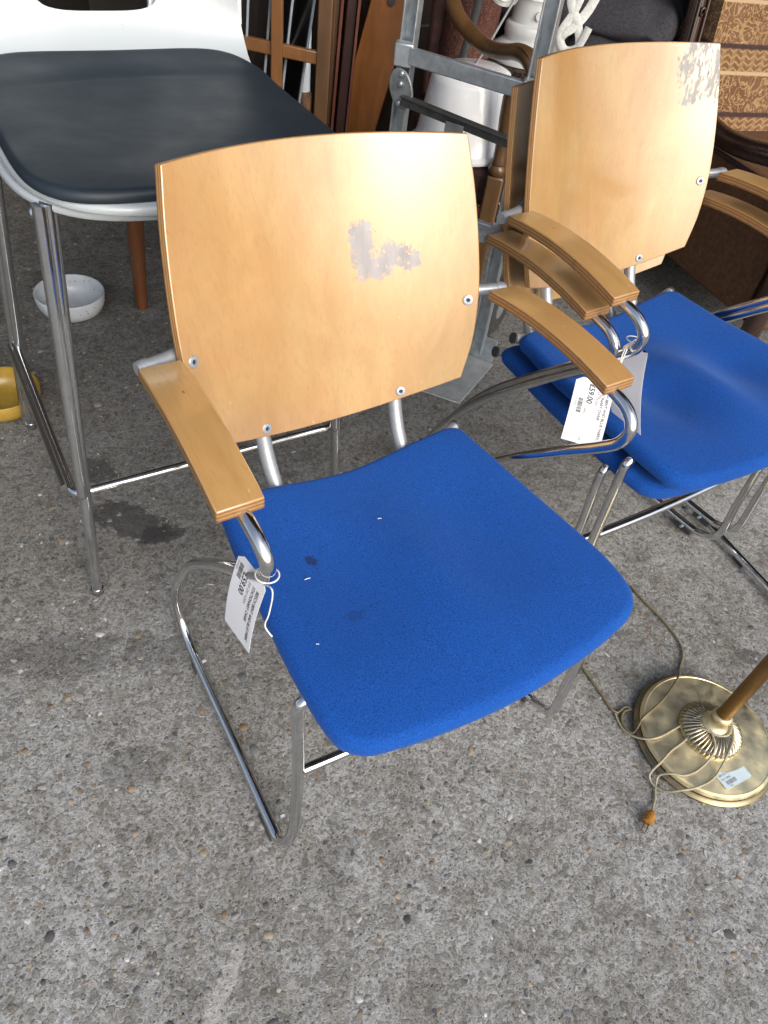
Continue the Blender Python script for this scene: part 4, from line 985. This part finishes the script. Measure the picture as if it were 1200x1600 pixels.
# chest carrying pedestal, cushions and webbing
ch = thing('blanket_chest', 'dark blanket chest behind the hand truck carrying cushions', 'chest', (.355, 2.95, 0))
for (nm, c, s) in (('carcass', (0, 0, .27), (.54, .55, .50)), ('lid', (0, -.005, .545), (.58, .60, .04)), ('plinth', (0, 0, .03), (.57, .57, .058))):
    m = bmesh.new(); box(m, c, s); link(nm, m, W_DRK, ch, 30, .006)
CER = simple('white_ceramic', (.66, .68, .67), .35, 0, .06, 15, coat=.3)
pd = thing('ceramic_pedestal', 'white ceramic pedestal with stepped collar on the dark chest', 'pedestal', (.185, 2.735, .566))
m = bmesh.new(); lathe(m, [(.10, 0), (.102, .004), (.098, .04), (.078, .055), (.072, .058), (.070, .068), (.074, .075), (.074, .098), (.069, .104), (.060, .106), (.058, .155), (.061, .168), (.064, .172), (.060, .178), (.03, .18)], 48); link('body', m, CER, pd, 45)
m = bmesh.new(); lathe(m, [(.061, .1785), (.066, .181), (.066, .196), (.060, .20)], 40); link('stained_top', m, simple('brown_stain', (.28, .16, .08), .7, 0, .4, 40), pd)
m = bmesh.new(); tube(m, [(.02, -.058, .135), (.022, -.066, .135)], .012, 16); link('boss', m, CER, pd)
CLOTH = simple('charcoal_wool', (.028, .027, .034), .95, 0, .5, 160, .7, 500)
def cushion(label, c, s, rz, tilt):
    m = bmesh.new(); bmesh.ops.create_grid(m, x_segments=2, y_segments=2, size=1); m.free()
    m = bmesh.new(); n, k2 = 40, 20; rings = []
    for i in range(1, k2):
        ph = -pi / 2 + pi * i / k2; ring = []
        for j in range(n):
            a = 2 * pi * j / n; ce = lambda q, p: math.copysign(abs(q) ** p, q)
            x = ce(cos(a), .45) * cos(ph) ** .5; y = ce(sin(a), .45) * cos(ph) ** .5; z = sin(ph)
            q = Vector((x * s[0], y * s[1], z * s[2] * (1 - .35 * max(abs(x), abs(y)) ** 3)))
            q += Vector((0, 0, 1)) * noise.noise(q * 14 + Vector(c)) * s[2] * .35
            ring.append(m.verts.new(q))
        rings.append(ring)
    for a, b in zip(rings, rings[1:]):
        for j in range(n): m.faces.new((a[j], a[(j + 1) % n], b[(j + 1) % n], b[j]))
    m.faces.new(rings[0][::-1]); m.faces.new(rings[-1])
    o = link('cushion', m, CLOTH, None, 70); o.location = c; o.rotation_euler = (tilt, 0, rz); tag(o, label, 'cushion', 'charcoal cushions on the chest'); return o
cushion('upper charcoal wool cushion on the chest beside webbing', (.46, 2.84, .735), (.20, .17, .075), -.25, .25)
cushion('lower charcoal wool cushion squashed under another on the chest', (.52, 2.78, .625), (.20, .19, .062), -.2, .15)
cushion('black folded blanket behind the white ceramic pedestal', (.20, 2.98, .62), (.12, .12, .06), .1, .1)['group'] = ''
WEB = simple('white_webbing', (.56, .57, .55), .9, 0, .15, 120, .5, 400)
def web(label, pts, w_=.012):
    o = link('webbing_strap', tube_bm(pts, w_, 8, 8, flat=.28), WEB, None, 80); return tag(o, label, 'strap', 'white webbing straps')
web('white webbing strap looping down beside the hand truck rail', [(.262, 2.50, .84), (.270, 2.50, .78), (.300, 2.50, .735), (.318, 2.50, .70), (.325, 2.50, .66), (.318, 2.52, .62)])
web('white webbing strap crossing in a knot by the grey rail', [(.345, 2.52, .84), (.325, 2.51, .77), (.295, 2.50, .725), (.268, 2.50, .70), (.262, 2.52, .64)], .013)
web('white webbing strap hanging in front of the charcoal cushion', [(.30, 2.50, .83), (.285, 2.50, .76), (.262, 2.50, .70), (.285, 2.50, .665), (.315, 2.49, .675), (.335, 2.49, .73)], .011)
web('coil of white cotton webbing behind the pedestal', [Vector((.09, 2.56, .765)) + Vector((.042 * cos(a * .7), .01 * sin(a * 1.3), .032 * sin(a * .7))) * (1 - .02 * a) for a in range(0, 28)], .008)
web('pale cord lying over the charcoal cushions near the sofa', [(.60, 2.58, .70), (.575, 2.57, .675), (.555, 2.56, .655), (.545, 2.55, .63)], .004)

# ------------------------------------------------------------------ tapestry sofa at the right
def tapestry():
    k = NT('tapestry'); v = k.coord(); x, y, z = k.sep(v)
    vv = k.coord((1, 1, 1)); 
    o = k.vor(vv, 17, 'DISTANCE_TO_EDGE'); o2 = k.vor(vv, 34, 'SMOOTH_F1')
    n = k.noise(vv, 20, 4, .5, 1.4); loops = k.math('ABSOLUTE', k.math('SUBTRACT', k.math('FRACT', k.math('MULTIPLY', n, 7)), .5))
    base = k.ramp(k.noise(vv, 300, 2), [(.3, (.085, .033, .010)), (.7, (.15, .062, .020))])
    gold = k.ramp(k.noise(vv, 260, 2), [(.3, (.27, .16, .065)), (.7, (.42, .28, .13))])
    band = k.math('FRACT', k.math('MULTIPLY', z, 5.6))
    field = k.math('MAXIMUM', k.ramp(loops, [(.06, 1.0), (.11, 0.0)]), k.math('MULTIPLY', k.ramp(k.math('ABSOLUTE', k.math('SUBTRACT', k.math('FRACT', k.math('MULTIPLY', o2.outputs['Distance'], 3.2)), .5)), [(.07, 1.0), (.13, 0.0)]), .75))
    alt = k.ramp(band, [(.0, 0.0), (.60, 0.0), (.62, 1.0), (.98, 1.0)], 'LINEAR')
    bf = k.ramp(k.math('ABSOLUTE', k.math('SUBTRACT', k.math('FRACT', k.math('MULTIPLY', x, 26)), .5)), [(.16, 1.0), (.22, 0.0)])
    zz = k.ramp(k.math('ABSOLUTE', k.math('SUBTRACT', k.math('FRACT', k.math('ADD', k.math('MULTIPLY', z, 60), k.math('MULTIPLY', k.math('PINGPONG', k.math('MULTIPLY', x, 30), .5), 1.2))), .5)), [(.12, 1.0), (.2, 0.0)])
    f2 = k.math('MAXIMUM', k.math('MULTIPLY', bf, .4), k.math('MULTIPLY', zz, .8))
    f = k.mix(alt, field, f2)
    c = k.mix(k.ramp(k.noise(vv, 6, 2), [(.4, 0.0), (.6, .35)]), base, (.20, .11, .05))
    c = k.mix(f, c, gold)
    line = k.ramp(k.math('ABSOLUTE', k.math('SUBTRACT', band, .61)), [(.02, 1.0), (.035, 0.0)]); c = k.mix(line, c, (.42, .30, .17))
    line2 = k.ramp(band, [(.02, 1.0), (.04, 0.0), (.94, 0.0), (.97, 1.0)]); c = k.mix(line2, c, (.035, .012, .012))
    k.set(color=c, rough=.9, sheen=.2); k.bump(k.mix(.5, f, k.noise(vv, 420, 2)), .6, .003); return k.m
TAP = tapestry()
PLN = simple('brown_weave', (.105, .048, .020), .9, 0, .3, 70, .6, 420)
SF = thing('sofa', 'brown tapestry sofa with carved dark wood frame at the right edge', 'sofa', (1.13, 2.50, 0), radians(27))
m = bmesh.new()
for (y, z, ) in (): pass
st = [(.20, .40, .10), (.30, .42, .13), (.345, .62, .13), (.375, .82, .12), (.405, 1.02, .10), (.415, 1.06, .05)]
rows = []
for (y, z, t_) in st:
    rows.append([[m.verts.new((x, y + s_ * t_ / 2 - (.03 * (1 - (x / .55) ** 2) if s_ < 0 else 0) + .03, z)) for x in [(-.30 + .08 * j) for j in range(16)]] for s_ in (-1, 1)])
for a, b in zip(rows, rows[1:]):
    for s_ in (0, 1):
        for j in range(15): m.faces.new((a[s_][j], a[s_][j + 1], b[s_][j + 1], b[s_][j]))
    for j in (0, 15): m.faces.new((a[0][j], a[1][j], b[1][j], b[0][j]))
for r in (rows[0], rows[-1]):
    for j in range(15): m.faces.new((r[0][j], r[0][j + 1], r[1][j + 1], r[1][j]))
link('backrest', m, TAP, SF, 50)
post = [(-.335, .42, .0), (-.335, .36, .25), (-.335, .335, .45), (-.335, .365, .66), (-.337, .395, .86), (-.34, .42, 1.06)]
W_SOFA = wood('sofa_dark_wood', (.035, .016, .011), .26, coat=.5)
pm = link('back_post', tube_bm(post, .030, 14, 6, flat=.8), W_SOFA, SF, 70)
for dx in (-.016, .016): link('post_bead', tube_bm([(x + dx, y - .0265, z) for x, y, z in post[2:]], .0055, 8, 6), W_SOFA, pm, 80)
for k_ in range(3):
    z = .78 + .075 * k_; y = .36 + .15 * (z - .66)
    sp = [Vector((-.336 + (.010 - .0011 * a) * cos(a * .8), y - .023 + .02 * (z - .78) * 0 , z + (.016 - .0016 * a) * sin(a * .8))) for a in range(9)]
    link('carved_scroll', tube_bm(sp, .0035, 6, 4), W_SOFA, pm, 80)
armp = [(-.335, .41, .73), (-.335, .36, .67), (-.337, .29, .605), (-.34, .20, .56), (-.345, .09, .54), (-.35, -.02, .545), (-.352, -.13, .565), (-.352, -.22, .58), (-.352, -.28, .555)]
am = link('arm', tube_bm(armp, .030, 14, 7, flat=.8), W_SOFA, SF, 70)
link('arm_post', tube_bm([(-.352, -.24, .56), (-.36, -.30, .48), (-.355, -.33, .40), (-.345, -.34, .28), (-.345, -.34, 0)], .030, 12, 7), W_SOFA, SF, 70)
m = bmesh.new(); box(m, (.28, 0, .27), (1.22, .70, .26)); link('seat_base', m, PLN, SF, 30, .015)
m = bmesh.new(); box(m, (.28, -.03, .445), (1.18, .66, .09)); link('seat_cushion', m, PLN, SF, 30, .03)
m = bmesh.new(); box(m, (-.345, .02, .33), (.016, .62, .34)); link('side_panel', m, PLN, SF, 30, .006)
m = bmesh.new(); tube(m, [(-.352, .30, .502), (-.355, .0, .502), (-.355, -.28, .502)], .008, 8); link('fringe', m, simple('dark_braid', (.03, .012, .012), .9, 0, .4, 200), SF, 60)
for (x, y) in ((.85, -.33), (.85, .33), (-.30, .33)):
    m = bmesh.new(); lathe(m, [(.02, 0), (.028, .03), (.022, .08), (.03, .14)], 16, (x, y, 0)); link('leg', m, W_SOFA, SF)

# dark things filling the depth of the shop
def crate(label, c, s, mat, cat='cabinet', nm='cabinet'):
    o = thing(nm, label, cat, (c[0], c[1], 0))
    m = bmesh.new(); box(m, (0, 0, s[2] / 2), s); link('carcass', m, mat, o, 30, .005)
    m = bmesh.new(); box(m, (0, -.01, s[2] + .0125), (s[0] + .04, s[1] + .04, .022)); link('top', m, mat, o, 30, .005)
    for sx in (-1, 1):
        m = bmesh.new(); box(m, (sx * s[0] * .245, -s[1] / 2 - .006, s[2] * .5), (s[0] * .46, .010, s[2] * .86)); dd = link('door', m, mat, o, 30, .003)
        m = bmesh.new(); lathe(m, [(.008, 0), (.012, .01), (.012, .016), (.004, .02)], 12, (sx * .03, -s[1] / 2 - .011, s[2] * .55), (0, -1, 0)); link('knob', m, BRD, dd)
crate('tall dark cabinet behind the leaning boards and white pole', (-.75, 3.75, 0), (1.1, .5, 1.6), W_DRK)
crate('dark cabinet deep in the shop behind the blanket chest', (.55, 3.75, 0), (1.0, .5, 1.5), W_DRK)
